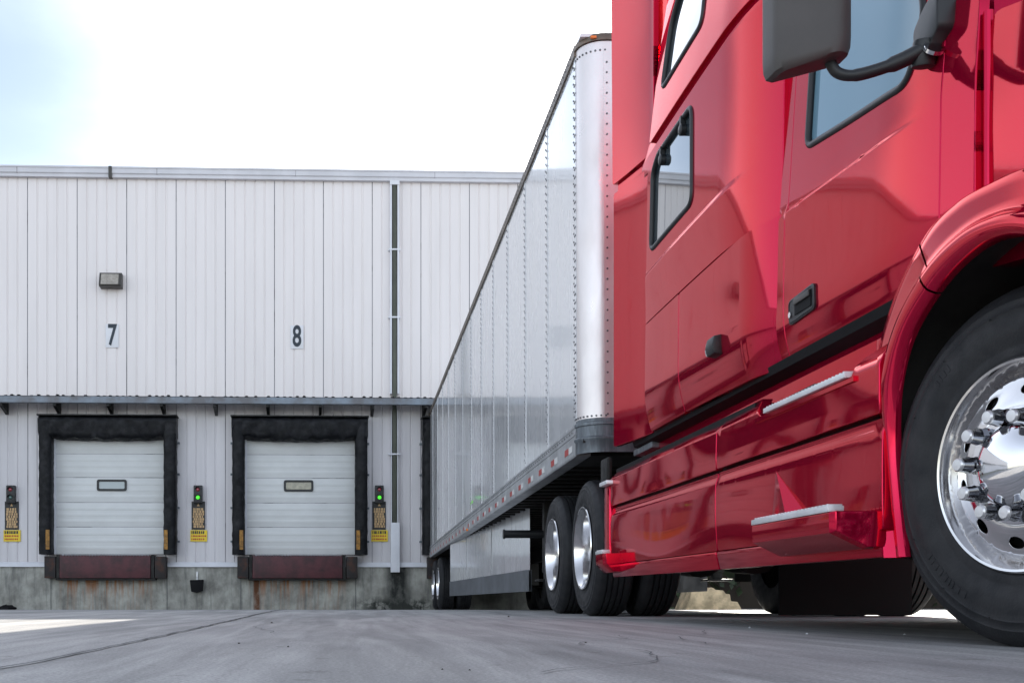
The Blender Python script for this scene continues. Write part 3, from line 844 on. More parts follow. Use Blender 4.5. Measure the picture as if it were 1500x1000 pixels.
# top cap
b = MB(); b.grid([nose_ring(ZT - .055, .002), nose_ring(ZT - .055, .014), nose_ring(ZT - .02, .016), nose_ring(ZT, .0), nose_ring(ZT + .01, -.1)])
b.build('top_cap', M['caprail'], tr, recalc=False, smooth=50)
for s_ in (-1, 1):
    b = MB(); xx = s_ * HW
    b.prism([(xx, ZT - .09), (xx + s_ * .016, ZT - .09), (xx + s_ * .016, ZT - .01), (xx - s_ * .05, ZT + .01), (xx - s_ * .1, ZT + .01), (xx - s_ * .1, ZT - .09)], 'y', rad, LEN)
    b.build('top_rail', M['caprail'], tr)
    b = MB()
    b.prism([(xx - s_ * .10, Z0 + .02), (xx - s_ * .10, Z0), (xx + s_ * .004, Z0), (xx + s_ * .010, Z0 + .012), (xx + s_ * .010, Z0 + .15), (xx + s_ * .016, Z0 + .155), (xx + s_ * .016, Z0 + .17), (xx + s_ * .007, Z0 + .175),
             (xx + s_ * .007, Z0 + .205), (xx + s_ * .012, Z0 + .21), (xx + s_ * .012, Z0 + .225), (xx - s_ * .02, Z0 + .225), (xx - s_ * .02, Z0 + .02)], 'y', rad, LEN)
    if s_ > 0: b.build('bottom_rail', M['rail'], tr)
    else: RIV = b
MB().box(-HW, HW, .02, LEN, ZT - .02, ZT + .004).build('roof_sheet', M['trailer'], tr)
# skin panels with rivets: seams every 1.22 m
def rivet(b, x, y, z, s_, r=.0088):
    k = len(b.v); n = 6
    for j in range(n):
        a = 2 * math.pi * j / n; b.v.append((x, y + r * math.cos(a), z + r * math.sin(a)))
    for j in range(n):
        a = 2 * math.pi * j / n; b.v.append((x + s_ * .005, y + r * .6 * math.cos(a), z + r * .6 * math.sin(a)))
    for j in range(n):
        f_ = (k + j, k + (j + 1) % n, k + n + (j + 1) % n, k + n + j)
        b.f.append(f_ if s_ > 0 else f_[::-1]); b.m.append(0)
    f_ = tuple(k + n + j for j in range(n)); b.f.append(f_ if s_ > 0 else f_[::-1]); b.m.append(0)
seams = [rad + .045]
while seams[-1] + 1.22 < LEN: seams.append(seams[-1] + 1.22)
seams.append(LEN - .03)
for s_ in (-1, 1):
    xx = s_ * HW
    ys_ = [rad] + seams[1:-1] + [LEN]
    for i in range(len(ys_) - 1):
        y0, y1 = ys_[i], ys_[i + 1] - .003
        rows = []; n = 10; rnd = random.Random(i + 5)
        amp = rnd.uniform(.0012, .003); ph = rnd.uniform(0, 3)
        for k in range(9):
            z = Z1 + .004 + (ZT - .09 - Z1 - .004) * k / 8
            rows.append([(xx + s_ * amp * math.sin(math.pi * j / n) * math.sin(math.pi * k / 8) * math.cos(ph + 3.5 * k / 8), y0 + (y1 - y0) * j / n, z) for j in range(n + 1)])
        b = MB(); b.grid(rows)
        if s_ < 0: b.f = [f_[::-1] for f_ in b.f]
        b.build('side_panel', M['trailer'], tr, recalc=False, smooth=60)
    if s_ > 0: continue
    for i, y in enumerate(seams):
        b = MB(); st_ = MB(); st_.box(xx - .0045, xx - .0005, y - .035, y + .035, Z1 + .006, ZT - .092)
        z = Z1 + .05
        while z < ZT - .12:
            for dy in ((-.025, .025) if i else (-.03, .0, .03)): rivet(b, xx - .0045, y + dy, z + (dy > 0) * .03, s_)
            z += .062
        st_.add(b.v, b.f, 1); st_.build('seam_strip', [M['trailer'], M['rivet']], tr, recalc=False, smooth=0)
    b = MB(); y = .3
    while y < LEN - .1:
        rivet(b, xx - .012, y, Z0 + .188, s_); rivet(b, xx - .016, y, ZT - .05, s_); rivet(b, xx - .0005, y, ZT - .115, s_, .0055); y += .1
    RIV.add(b.v, b.f, 1); RIV.build('bottom_rail', [M['rail'], M['rivet']], tr, recalc=False, smooth=0)
b = MB()
for zz_ in [Z1 + .06 + .075 * i for i in range(35)]:
    for a in (math.pi / 2 * .97,):
        x, y = -HW + rad + .012, -.003
        b.cyl((x, y, zz_), (x - .0, y - .004, zz_), .0075, n=6)
for i in range(12):
    a = math.pi / 2 * i / 8 if i < 8 else math.pi / 2
    x = -HW + rad - rad * math.cos(a) + (.07 * (i - 8) if i >= 8 else 0); y = rad - rad * math.sin(a)
    dx, dy = (-math.cos(a) * .005, -math.sin(a) * .005)
    for zz_ in (ZT - .125, Z1 + .05): b.cyl((x, y, zz_), (x + dx, y + dy, zz_), .0075, n=6)
ns = MB().box(-HW + rad - .012, -HW + rad + .03, -.003, .0, Z1 + .03, ZT - .1); ns.add(b.v, b.f, 1)
ns.build('nose_seam_strip', [M['nose'], M['rivet']], tr, smooth=0)
# reflective tape in red and white pairs
y = .30
while y < LEN - .3:
    b = MB(); xx = -HW - .011
    b.box(xx - .0015, xx, y, y + .14, Z0 + .045, Z0 + .095, 1); b.box(xx - .0015, xx, y + .142, y + .30, Z0 + .045, Z0 + .095, 0)
    b.build('reflective_tape', [M['redtape'], M['whitetape']], tr); y += .61
MB().box(-HW - .003, -HW - .0, 7.35, 7.65, 1.52, 1.56).build('lime_sticker', M['sticker'], tr)
b = MB(); b.box(-HW - .03, -HW, 7.9, 7.98, Z0 - .0, Z0 + .035); b.build('marker_light', M['amber'], tr, bevel=.006)
b = MB(); b.box(-HW + .07, -HW + .11, -.018, -.0, ZT - .045, ZT - .03); b.build('marker_light', M['amber'], tr)
# floor underside
pl = MB(); pl.box(-HW + .08, HW - .08, .3, 1.9, Z0 + .02, Z0 + .06); pl.build('coupler_plate', M['under'], tr)
pl = MB(); pl.box(-HW + .02, HW - .02, .05, LEN, Z0 + .08, Z0 + .11); pl.build('floor', M['under'], tr)
y = 1.0; cm = None
while y < LEN - .2:
    if cm is None:
        cm = MB().box(-HW + .1, HW - .1, -.03, .03, Z0 + .0, Z0 + .015).box(-HW + .1, HW - .1, -.005, .005, Z0 + .015, Z0 + .08).build('crossmember', M['dark'], tr)
        c_ = cm
    else: c_ = cm.copy(); C.objects.link(c_)
    c_.location.y = y; y += .31
# side skirt (angled in towards its front)
for s_ in (-1, 1):
    A = (-HW + .02, 19.4 - YN); Bp = (-HW + .32, 12.75 - YN)
    pA, pB = Vector((A[0], A[1], 0)), Vector((Bp[0], Bp[1], 0))
    tilt = lambda y: .0139 * y
    def P(t, z, e=0): q = pA.lerp(pB, t); return (s_ * (-q.x) if s_ > 0 else q.x - e, q.y, z)
    b = MB(); zt_, zm, zb_ = Z0 + .08, .47, .235
    b.grid([[P(t / 6, z + .011 * (1 - t / 6) * 6.6 * 0 + tilt(pA.lerp(pB, t / 6).y) * .5) for t in range(7)] for z in (zt_, zm)])
    k_ = b.build('side_skirt', M['trailer'], tr, recalc=False)
    b = MB(); b.grid([[P(t / 6, z + tilt(pA.lerp(pB, t / 6).y) * .5, .012) for t in range(7)] for z in (zm + .005, zb_)])
    b.grid([[P(t / 6, z + tilt(pA.lerp(pB, t / 6).y) * .5, -.02) for t in range(7)] for z in (zb_, zm + .005)])
    b.build('skirt_edge', M['skirt'], k_, recalc=False)
    for t in (.28, .62):
        q = P(t, 0, .004); MB().box(q[0] - .002, q[0] + .002, q[1] - .012, q[1] + .012, zm + .12, zt_ + .02).build('skirt_joint', M['rail'], k_)
# landing gear
for s_ in (-1, 1):
    b = MB(); b.box(s_ * .88 - .06, s_ * .88 + .06, 3.75, 3.88, .45, Z0 + .05); b.box(s_ * .88 - .05, s_ * .88 + .05, 3.77, 3.86, .38, .5)
    b.box(s_ * .88 - .13, s_ * .88 + .13, 3.68, 3.95, .36, .38); b.build('landing_leg', M['dark'], tr, bevel=.008)
b = MB(); b.cyl((-.9, 3.8, .9), (.9, 3.8, .9), .03); b.cyl((-.9, 3.82, .855), (-1.34, 3.82, .855), .042); b.cyl((-1.34, 3.82, .855), (-1.36, 3.82, .855), .05)
b.build('gear_crossbar', M['black'], tr)
# suspension, axles, wheels, rear guard
b = MB(); b.box(-.55, -.45, 11.6, 15.4, .95, Z0 + .02); b.box(.45, .55, 11.6, 15.4, .95, Z0 + .02)
for y in (13.85, 15.12 - .02):
    b.cyl((-1.0, y, .585), (1.0, y, .585), .075); b.box(-.58, -.42, y - .5, y + .1, .55, .95); b.box(.42, .58, y - .5, y + .1, .55, .95)
b.build('suspension', M['under'], tr)
b = MB(); b.box(-1.1, 1.1, LEN - .12, LEN - .04, .58, .68); b.box(-.7, -.62, LEN - .12, LEN - .06, .6, Z0 + .05); b.box(.62, .7, LEN - .12, LEN - .06, .6, Z0 + .05); b.build('rear_guard', M['dark'], tr)

# ---------------------------------------------------------------- semi truck
TO = (XC, 5.2, 0)
tk = empty('semi_truck', TO)
tag(tk, 'glossy red sleeper cab semi truck hitched to the white trailer', 'truck')
PT = M['paint']
def fS_up(y, z):
    x = 1.72 + .013 * (z - 1.1) + .006 * ((y - 5.9) / .8) ** 2
    x += .075 * max(0, (5.45 - y) / .6) ** 2.2
    fade = sm((y - 4.95) / .7)
    x -= .009 * fade * sm((2.035 - z + .0) / .022) * sm((z - 1.74) / .4)
    if z > 2.75: x += .10 * (z - 2.75) + .02 * max(0, (z - 3.2)) ** 2 * 3
    return x
def fS_lo(y, z):
    x = 1.722 + .013 * (z - 1.1) + .004 * ((y - 5.9) / .8) ** 2
    x += .055 * max(0, (5.12 - y) / .3) ** 1.8
    x += .05 * max(0, (1.36 - z) / .27) ** 2
    return x
def fExt(y, z):
    x = 1.785 - .082 * ((y - 6.785) / .66) ** 1.3 * (1 if y > 6.785 else 0) if y > 6.785 else 1.785
    return x
def zcr(y): return 1.72 - .062 * (4.74 - y)
def fD(y, z):
    c = zcr(y); x = 1.788 + .0155 * (z - 1.5)
    fade = sm((y - 3.55) / .75)
    up = sm((z - c + .004) / .016)
    x += .014 * fade * up
    if z > c: x += .045 * (z - c) * sm((z - c) / .1)
    x += .026 * max(0, (3.95 - y) / .42) ** 2.0
    x += .045 * max(0, (1.32 - z) / .23) ** 2
    return x
def fH(y, z):
    return 1.862 + .015 * (3.36 - y) + .16 * (max(0, 2.95 - y) / .9) ** 1.8 + .04 * max(0, z - 1.5) ** 1.5

# inner shell seen only in the gaps
def shell(fx, y0, y1, z0, z1, nm, m_, dx=.028, n=24):
    b = MB(); b.grid([[(fx(y0 + (y1 - y0) * j / n, z0 + (z1 - z0) * i / n) + dx, y0 + (y1 - y0) * j / n, z0 + (z1 - z0) * i / n) for j in range(n + 1)] for i in range(n + 1)])
    return b.build(nm, m_, tk, off=TO, recalc=False)
shell(fS_lo, 4.76, 6.8, 1.11, 1.735, 'sleeper_frame', M['rubber'])
shell(fS_up, 4.83, 6.8, 1.736, 2.72, 'sleeper_frame', M['rubber'])
shell(fS_up, 4.83, 7.0, 2.66, 2.82, 'roof_groove', PT, dx=.022)
shell(fS_up, 5.5, 6.75, 2.8, 3.74, 'sleeper_frame', M['rubber'])
shell(fS_up, 4.98, 5.5, 2.8, 3.27, 'sleeper_frame', M['rubber'])
shell(fD, 3.50, 4.86, 1.1, 2.74, 'cab_frame', M['rubber'], dx=.03)

win1 = rounded([(5.84, 2.135), (6.66, 2.135), (6.64, 2.58), (6.52, 2.64), (5.86, 2.64)], [.07, .07, .05, .05, .07])
win2 = rounded([(5.80, 3.02), (6.56, 3.02), (6.52, 3.38), (6.36, 3.54), (5.82, 3.54)], [.07, .07, .07, .07, .07])
panel('lower_side_panel', rounded([(6.066, 1.112), (6.762, 1.112), (6.762, 1.731), (6.066, 1.731)], .012, 3), fS_lo, PT, tk, TO, thick=.10)
sp_ = panel('lower_side_panel', rounded([(4.80, 1.10), (6.054, 1.112), (6.054, 1.731), (4.80, 1.731)], .012, 3), fS_lo, PT, tk, TO, step=.035, thick=.10)
cl_ = [[(4.86, 2.035 + d), (6.75, 2.035 + d)] for d in (.004, -.007, -.018, -.029)]
su = panel('sleeper_side', rounded([(4.845, 1.740), (6.762, 1.740), (6.762, 2.715), (4.845, 2.715)], .012, 3), fS_up, PT, tk, TO, holes=[win1], step=.035, lines=cl_, thick=.05)
sr = panel('sleeper_roof_side', rounded([(4.9, 2.785), (6.745, 2.785), (6.735, 3.8), (5.5, 3.8), (4.95, 3.3)], .03, 3), fS_up, PT, tk, TO, holes=[win2], step=.045, thick=.25)
panel('side_extender', rounded([(6.785, 1.11), (7.44, 1.11), (7.44, 2.735), (6.785, 2.69)], .02, 3), fExt, PT, tk, TO, step=.05)
panel('side_extender', rounded([(6.785, 2.765), (7.46, 2.80), (7.48, 4.10), (6.775, 4.10)], .02, 3), fExt, PT, tk, TO, step=.06)
shell(fExt, 6.79, 7.42, 2.6, 2.9, 'extender_groove', PT, dx=.02)

def window(loop, fx, parent, proud=.006, fr=.016, dx=.012, knobs=()):
    P = dens(loop, .04)
    t = MB(); t.tube([(fx(y, z) - proud + .01, y, z) for y, z in P], fr, 10, True)
    frm = t.build('window_frame', M['black'], parent, off=TO if parent in (tk,) else TO, smooth=60)
    return frm
def glass(loop, fx, parent, dx=.012, gm=None):
    g = panel('window_pane', loop, lambda y, z: fx(y, z) + dx, gm or M['glass'], parent, TO, step=.06, thick=.01, roll=.001)
    return g
for lp, pn in ((win1, su), (win2, sr)):
    fl_ = lambda y, z, lp=lp: fS_up(5.9, 2.3) + .003 if z < 2.75 else fS_up(5.9, z)
    window(lp, fS_up, pn); glass(lp, fS_up, pn)
# latch knobs on the hinged sleeper window
for y, z in ((6.02, 2.575), (6.42, 2.57)):
    b = MB(); x = fS_up(y, z); b.lathe([(.030, -.01), (.030, .014), (.022, .02), (.0001, .022)], 20, c=(x, y, z)); b.box(x - .015, x + .01, y - .012, y + .012, z, z + .07)
    b.build('window_latch', M['black'], su, off=TO)

# door pillar strip
panel('door_pillar', rounded([(4.757, 1.09), (4.835, 1.09), (4.86, 2.72), (4.757, 2.72)], .01, 3), lambda y, z: fD(4.74, z) + .001, PT, tk, TO, step=.04)
# door
dwin = rounded([(4.585, 1.925), (4.585, 2.58), (4.18, 2.60), (3.80, 2.32), (3.655, 2.0), (3.735, 1.80)], [.05, .08, .08, .15, .06, .07])
dout = rounded([(4.745, 1.085), (4.745, 2.72), (4.15, 2.72), (3.78, 2.45), (3.545, 1.98), (3.545, 1.26), (3.72, 1.085)], [.03, .06, .1, .15, .1, .02, .05], 4)
crl = [[(4.74, zcr(4.74) + d), (3.56, zcr(3.56) + d)] for d in (-.006, -.002, .003, .008, .014)]
dr = panel('door', dout, fD, PT, tk, TO, holes=[dwin], step=.035, lines=crl, thick=.012, roll=.006)
window(dwin, fD, dr, fr=.015); glass(dwin, fD, dr, gm=M['dglass'])
# recess frame around the door window
# door handle
b = MB(); y0, y1, z0, z1 = 4.415, 4.675, 1.235, 1.345
hp = rounded([(y0, z0 + .01), (y1, z0), (y1, z1 - .01), (y0, z1)], .025)
b.grid([[(fD(y, z) + .004, y, z) for y, z in hp], [(fD(y, z) - .008, y, z) for y, z in hp],
        [(fD(y, z) - .010, (y - 4.545) * .93 + 4.545, (z - 1.29) * .86 + 1.29) for y, z in hp]], 0, False, True)
b.add([(fD(4.545, 1.29) - .008, (y - 4.545) * .93 + 4.545, (z - 1.29) * .86 + 1.29) for y, z in hp], [tuple(range(len(hp)))])
hd = b.build('door_handle', M['black'], dr, off=TO, recalc=False)
b = MB(); x = fD(4.5, 1.29) - .010
b.box(x - .002, x + .004, 4.44, 4.60, 1.262, 1.325); b.build('handle_recess', M['rubber'], hd, off=TO)
b = MB(); b.box(x - .010, x - .002, 4.445, 4.595, 1.30, 1.326); b.build('handle_bar', M['mirror'], hd, off=TO, bevel=.004)
b = MB(); b.lathe([(.012, 0), (.012, .004), (.0001, .005)], 16, c=(x, 4.65, 1.275)); b.build('lock', M['chrome'], hd, off=TO)
# side marker lamp
b = MB(); x = fS_lo(5.42, 1.31)
b.prism([(x + .01, 1.265), (x - .035, 1.275), (x - .045, 1.31), (x - .035, 1.355), (x + .01, 1.365)], 'y', 5.36, 5.47); ml = b.build('side_marker', M['black'], sp_, off=TO, bevel=.008)
b = MB(); b.prism([(x + .01, 1.275), (x - .03, 1.283), (x - .036, 1.31), (x - .03, 1.347), (x + .01, 1.355)], 'y', 5.472, 5.50); b.build('marker_lens', M['clear'], ml, off=TO, bevel=.006)
# small grab slot

# cowl and hood side
panel('cowl_panel', rounded([(3.540, 1.20), (3.540, 1.97), (3.39, 1.90), (3.385, 1.20)], .006, 3), lambda y, z: fD(3.548, z) + .003 + .12 * (3.54 - y), PT, tk, TO, step=.03)
b = MB(); b.tube([(1.868, 3.372, 1.15 + .1 * i + 0) for i in range(8)], .014, 10); b.build('hood_ridge', PT, tk, off=TO)
hd_out = rounded([(3.358, 1.1), (3.358, 1.84), (2.6, 1.62), (2.15, 1.35), (2.05, 1.0), (2.2, .95)], [.01, .05, .1, .15, .1, 0], 4)
panel('hood_side', hd_out, fH, PT, tk, TO, step=.04, thick=.35)
panel('hood_side', hd_out, fH, PT, tk, TO, step=.08, thick=.35, mirror=XC)

# fender arch
def cat(pts, n):
    out = []; k = len(pts)
    for i in range(k - 1):
        p0, p1, p2, p3 = (Vector(pts[max(0, i - 1)]), Vector(pts[i]), Vector(pts[i + 1]), Vector(pts[min(k - 1, i + 2)]))
        for j in range(n):
            t = j / n
            out.append(.5 * ((2 * p1) + (-p0 + p2) * t + (2 * p0 - 5 * p1 + 4 * p2 - p3) * t * t + (-p0 + 3 * p1 - 3 * p2 + p3) * t ** 3))
    out.append(Vector(pts[-1])); return out
inn = [(3.60, .266), (3.635, .43), (3.65, .62), (3.625, .80), (3.54, .94), (3.37, 1.04), (3.20, 1.085), (3.05, 1.085), (2.90, 1.04), (2.74, .94), (2.66, .80), (2.62, .62), (2.62, .45)]
outr = [(3.715, .266), (3.735, .43), (3.765, .64), (3.87, .88), (3.745, 1.10), (3.545, 1.245), (3.36, 1.285), (3.18, 1.28), (2.98, 1.255), (2.75, 1.18), (2.55, 1.03), (2.40, .80), (2.32, .5)]
NI, NO = cat(inn, 24), cat(outr, 24)
NL = [Vector((3.17 + (q.x - 3.17) * 1.12, .5 + (q.y - .5) * 1.06)) for q in cat(inn, 4)]
tx = [(0, .09, 0), (0, -.010, 0), (.012, -.022, 0), (.04, -.027, 0), (.2, -.034, 0), (.4, -.041, 0), (.52, -.047, 0), (.58, -.055, 0), (.63, -.070, 0), (.68, -.082, 0), (.76, -.088, 0), (.86, -.088, 0), (.94, -.083, 0), (.985, -.070, 0), (1, -.062, 0), (1.0, -.045, 0)]
def fender(i0, i1, nm, mirror=False):
    rows = []
    for i in range(i0, i1 + 1):
        a, c = NO[i], NI[i]; row = []
        low = sm((a.y - .35) / .6)
        for t, dx, _ in tx:
            q = a.lerp(c, t); base = 1.785
            if t < .3: base += (1 - low) * -.05
            x = base + dx * (.75 + .25 * low)
            row.append((x if not mirror else 2 * XC - x, q.x, q.y))
        rows.append(row)
    b = MB(); b.grid(rows)
    if mirror: b.f = [f_[::-1] for f_ in b.f]
    o_ = b.build(nm, PT, tk, off=TO, recalc=False, smooth=50)
    return o_
SPL = 117
fender(0, SPL, 'rear_fender_arch'); fender(SPL + 1, len(NI) - 1, 'hood_fender')
fender(0, SPL, 'rear_fender_arch', True); fender(SPL + 1, len(NI) - 1, 'hood_fender', True)
# dark gap filler and wheel well liner
for mir in (False, True):
    b = MB(); X = lambda x: x if not mir else 2 * XC - x
    rows = []
    for xx in (1.76, 2.35):
        rows.append([(X(xx), q.x + (.0 if 1 else 0), q.y + .006) for q in NL])
    b.grid(rows); b.add([(X(2.34), 3.15, .6)] + [(X(2.34), q.x, q.y) for q in NL], [(0, i, i + 1) for i in range(1, len(NL))])
    b.build('wheel_well', M['under'], tk, off=TO, recalc=False)

# side fairings
def fF(y, z):
    x = 1.700
    if z > .905: x += (z - .905) / .08 * .072
    x += .0035 * math.sin(y * 3.1 + 1) * math.cos(z * 9) + .002 * math.sin(y * 7.3)
    x += .02 * max(0, (.78 - z) / .08) ** 2 * (z > .70) * .5
    return x
def fL(y, z):
    x = 1.700 + .012 * math.exp(-((z - .70) / .02) ** 2)
    x += .004 * math.sin(y * 2.7) * math.sin(z * 8) + .006 * ((z - .55) / .2) ** 2
    return x
fr_ = panel('side_fairing', rounded([(5.36, .732), (7.50, .732), (7.52, .90), (7.44, .985), (5.36, .985)], [.01, .01, .03, .03, .01], 3), fF, PT, tk, TO, lines=[[(5.36, .905 + d), (7.5, .905 + d)] for d in (-.006, 0, .006)], thick=.15)
panel('side_fairing', rounded([(5.36, .356), (7.50, .356), (7.50, .712), (5.36, .712)], .012, 3), fL, PT, tk, TO, thick=.15, lines=[[(5.37, z_), (7.49, z_)] for z_ in (.66, .68, .70)])
ff_ = panel('side_fairing', rounded([(3.70, .732), (5.325, .732), (5.325, .985), (4.93, .985), (4.76, .882), (3.89, .882), (3.86, .94), (3.70, .97)], [.01, .01, .01, .02, .02, .01, .01, .01], 3), lambda y, z: fF(y, z) - .006, PT, tk, TO, lines=[[(4.7, .905 + d), (5.3, .905 + d)] for d in (-.006, 0, .006)], thick=.045)
panel('side_fairing', rounded([(3.68, .356), (5.325, .356), (5.325, .712), (3.68, .712)], .012, 3), lambda y, z: fL(y, z) - .006, PT, tk, TO, thick=.045, lines=[[(3.75, z_), (5.3, z_)] for z_ in (.66, .68, .70)])
for y0, y1, e in ((5.36, 7.50, 0), (3.70, 5.325, -.006)):
    b = MB(); b.prism([(1.745, .35), (1.704 + e, .35), (1.700 + e, .338), (1.716 + e, .268), (1.745, .268)], 'y', y0, y1); b.build('fairing_sill', PT, tk, off=TO, bevel=.006)
b = MB(); b.box(1.735, 1.86, 3.78, 4.93, .28, .86); b.box(1.735, 1.86, 4.935, 7.50, .28, .97); b.build('fairing_core', M['rubber'], tk, off=TO)
# the fairing's rear end block with narrow steps
b = MB(); b.prism([(1.692, .30), (1.692, .36), (1.690, .70), (1.692, .866), (1.84, .866), (1.84, .30)], 'y', 7.512, 7.66); b.build('fairing_rear_end', PT, tk, off=TO, bevel=.008)
b = MB(); b.prism([(1.655, .868), (1.655, .895), (1.80, .895), (1.80, .868)], 'y', 7.44, 7.65); b.build('rear_tread', M['alu'], tk, off=TO, bevel=.006)
# lower steps
def step(y0, y1, xo, z, nm, ridges, cap):
    b = MB()
    # tapered tray: outer face, sloping underside
    P = [(xo + .0, z - .04), (xo + .002, z - .088), (1.655, z - .140), (1.72, z - .140), (1.72, z - .022), (xo + .0, z - .022)]
    Q = [(xo + .012, z - .04), (xo + .014, z - .082), (1.66, z - .134), (1.72, z - .134), (1.72, z - .018), (xo + .012, z - .018)]
    b.grid([[(p[0], y1, p[1]) for p in P], [(p[0], y0, p[1]) for p in P], [(p[0], y0 - cap, p[1]) for p in Q]], 0, False, True)
    b.f.append(tuple(range(6))); b.m.append(0); b.f.append(tuple(range(17, 11, -1))); b.m.append(0)
    s_ = b.build(nm, PT, tk, off=TO, bevel=.003, smooth=12)
    b = MB(); b.box(xo - .003, xo + .05, y0, y1 - .0, z - .020, z)
    n = int((y1 - y0) / .03)
    for i in range(n): b.box(xo, xo + .05, y0 + .012 + i * .03, y0 + .024 + i * .03, z, z + .006)
    b.build('step_tread', M['alu'], s_, off=TO, bevel=.002)
    return s_
step(3.72, 4.43, 1.545, .435, 'lower_step', 24, .025)
step(7.30, 7.50, 1.60, .435, 'lower_step', 8, .05)
for yb, zt_ in ((4.63, .675),):
    b = MB(); b.add([(1.705, yb, zt_), (1.705, yb, .43), (1.64, yb - .30, .43), (1.705, yb - .38, .43), (1.69, yb - .02, .43)],
                    [(0, 1, 4), (0, 4, 2), (0, 2, 3), (1, 4, 2, 3), (0, 3, 1)])
    b.build('step_gusset', PT, tk, off=TO, recalc=True, smooth=0)
# upper step recess above the fairing
b = MB(); b.box(1.685, 1.89, 3.86, 4.80, .862, .880); b.build('step_floor', PT, tk, off=TO)
b = MB(); b.box(1.672, 1.80, 3.90, 4.665, .881, .900)
for i in range(25): b.box(1.675, 1.79, 3.91 + i * .03, 3.922 + i * .03, .900, .905)
b.build('upper_tread', M['alu'], tk, off=TO, bevel=.002)
b = MB(); b.box(1.865, 1.89, 3.7, 7.3, .86, 1.075); b.box(1.76, 1.92, 3.80, 3.86, .88, 1.0); b.build('sill_wall', PT, tk, off=TO, bevel=.01)
b = MB(); b.prism(rounded([(4.50, .915), (4.86, .915), (4.90, .985), (4.56, .99)], .04), 'x', 1.852, 1.87); b.build('step_light_recess', M['black'], tk, off=TO)
b = MB(); b.prism([(1.79, 1.12), (1.80, 1.085), (1.90, 1.06), (1.95, 1.12)], 'y', 3.75, 7.3); b.build('rubber_skirt', M['rubber'], tk, off=TO)
b = MB(); b.box(1.82, 2.4, 6.95, 7.40, 1.04, 1.08); b.build('battery_cover', M['galv'], tk, off=TO, bevel=.01)

# the cab's main volume (behind the side panels) and its roof, hood and front
cy = [(7.15, 1.10), (7.15, 3.80), (6.9, 3.92), (5.7, 3.92), (5.0, 3.55), (4.35, 2.95), (3.85, 2.72), (3.42, 1.98), (3.40, 1.10)]
b = MB(); b.box(1.852, 1.95, 6.72, 6.92, 1.12, 4.0); b.build('rear_corner_post', PT, tk, off=TO)
b = MB(); b.prism(cy, 'x', 1.905, 4.20); b.build('cab_body', PT, tk, off=TO, bevel=.05)
b = MB(); b.prism([(3.81, 2.62), (3.385, 1.96), (3.375, 1.97), (3.80, 2.65)], 'x', 2.05, 3.9); b.build('windshield', M['glass'], tk, off=TO)
b = MB(); b.prism([(3.42, 1.1), (3.42, 1.90), (2.75, 1.72), (2.3, 1.52), (2.05, 1.2), (1.98, .85), (2.05, .62), (2.5, .6), (2.6, 1.1)], 'x', 2.12, 2 * XC - 2.12); b.build('hood', PT, tk, off=TO, bevel=.06)
b = MB()
for i in range(9): b.box(2.45, 3.5, 1.93 + .0, 1.99, .72 + .06 * i, .75 + .06 * i)
b.build('grille', M['chrome'], tk, off=TO)
b = MB(); b.prism([(1.72, .35), (1.72, .60), (2.0, .62), (2.5, .58), (2.5, .35)], 'x', 1.9, 2 * XC - 1.9); b.build('bumper', PT, tk, off=TO, bevel=.05)
for s_ in (-1, 1):
    b = MB(); b.prism(rounded([(XC + s_ * .72, .80), (XC + s_ * 1.0, .82), (XC + s_ * 1.02, 1.05), (XC + s_ * .78, 1.0)], .05), 'y', 1.97, 2.08); b.build('headlight', M['clear'], tk, off=TO)

# mirror on the door
b = MB()
rows = []
mx0, mx1, my, mz0, mz1 = 1.325, 1.585, 3.66, 1.79, 2.45
prf = [(0, .0), (.012, .045), (.05, .075), (.14, .09), (.24, .085), (.26, .06)]
sec = rounded([(mx0, my + .05), (mx0 + .01, my - .05), (mx1 - .06, my - .085), (mx1, my - .03), (mx1 - .005, my + .05)], [.01, .03, .05, .03, .01], 4)
cxm, cym = (mx0 + mx1) / 2, my
for z, k in ((mz0 - .004, .80), (mz0 + .004, .93), (mz0 + .025, .985), (mz0 + .06, 1), (mz1 - .06, 1), (mz1 - .02, .97), (mz1, .85)):
    rows.append([(cxm + (x - cxm) * k, cym + (y - cym) * k, z + .03 * (mx1 - x) * -1 * 0 + (.055 * (x - mx0) / .26 if z < mz0 + .07 else 0)) for x, y in sec])
b.grid(rows, 0, False, True); b.f.append(tuple(range(len(sec) - 1, -1, -1))); b.m.append(0)
e = len(b.v) - len(sec); b.f.append(tuple(range(e, e + len(sec)))); b.m.append(0)
mr_ = b.build('door_mirror', M['mirror'], tk, off=TO, smooth=40)
b = MB(); b.box(mx0 + .008, mx1 - .012, my + .052, my + .058, mz0 + .07, mz1 - .02); b.build('mirror_glass', M['chrome'], mr_, off=TO)
b = MB()
pth = cat([(1.52, 3.66, 1.845), (1.545, 3.655, 1.80), (1.60, 3.64, 1.785), (1.70, 3.61, 1.805), (1.775, 3.585, 1.835)], 6)
b.tube(pth, [.017] * 12 + [.019] * 6 + [.024] * 6 + [.026], 14)
b.build('mirror_arm', M['black'], mr_, off=TO, smooth=60)
b = MB(); b.prism(rounded([(3.50, 1.87), (3.60, 1.82), (3.655, 1.86), (3.66, 1.93), (3.60, 1.97), (3.50, 2.01)], .02), 'x', 1.785, 1.86)
b.cyl((1.79, 3.60, 1.79), (1.79, 3.585, 1.87), .036, n=20)
b.build('mirror_bracket', M['black'], mr_, off=TO, bevel=.012)
b = MB(); b.cyl((1.80, 3.555, 1.825), (1.80, 3.545, 1.832), .034, n=20); b.build('bracket_ring', M['chrome'], mr_, off=TO)

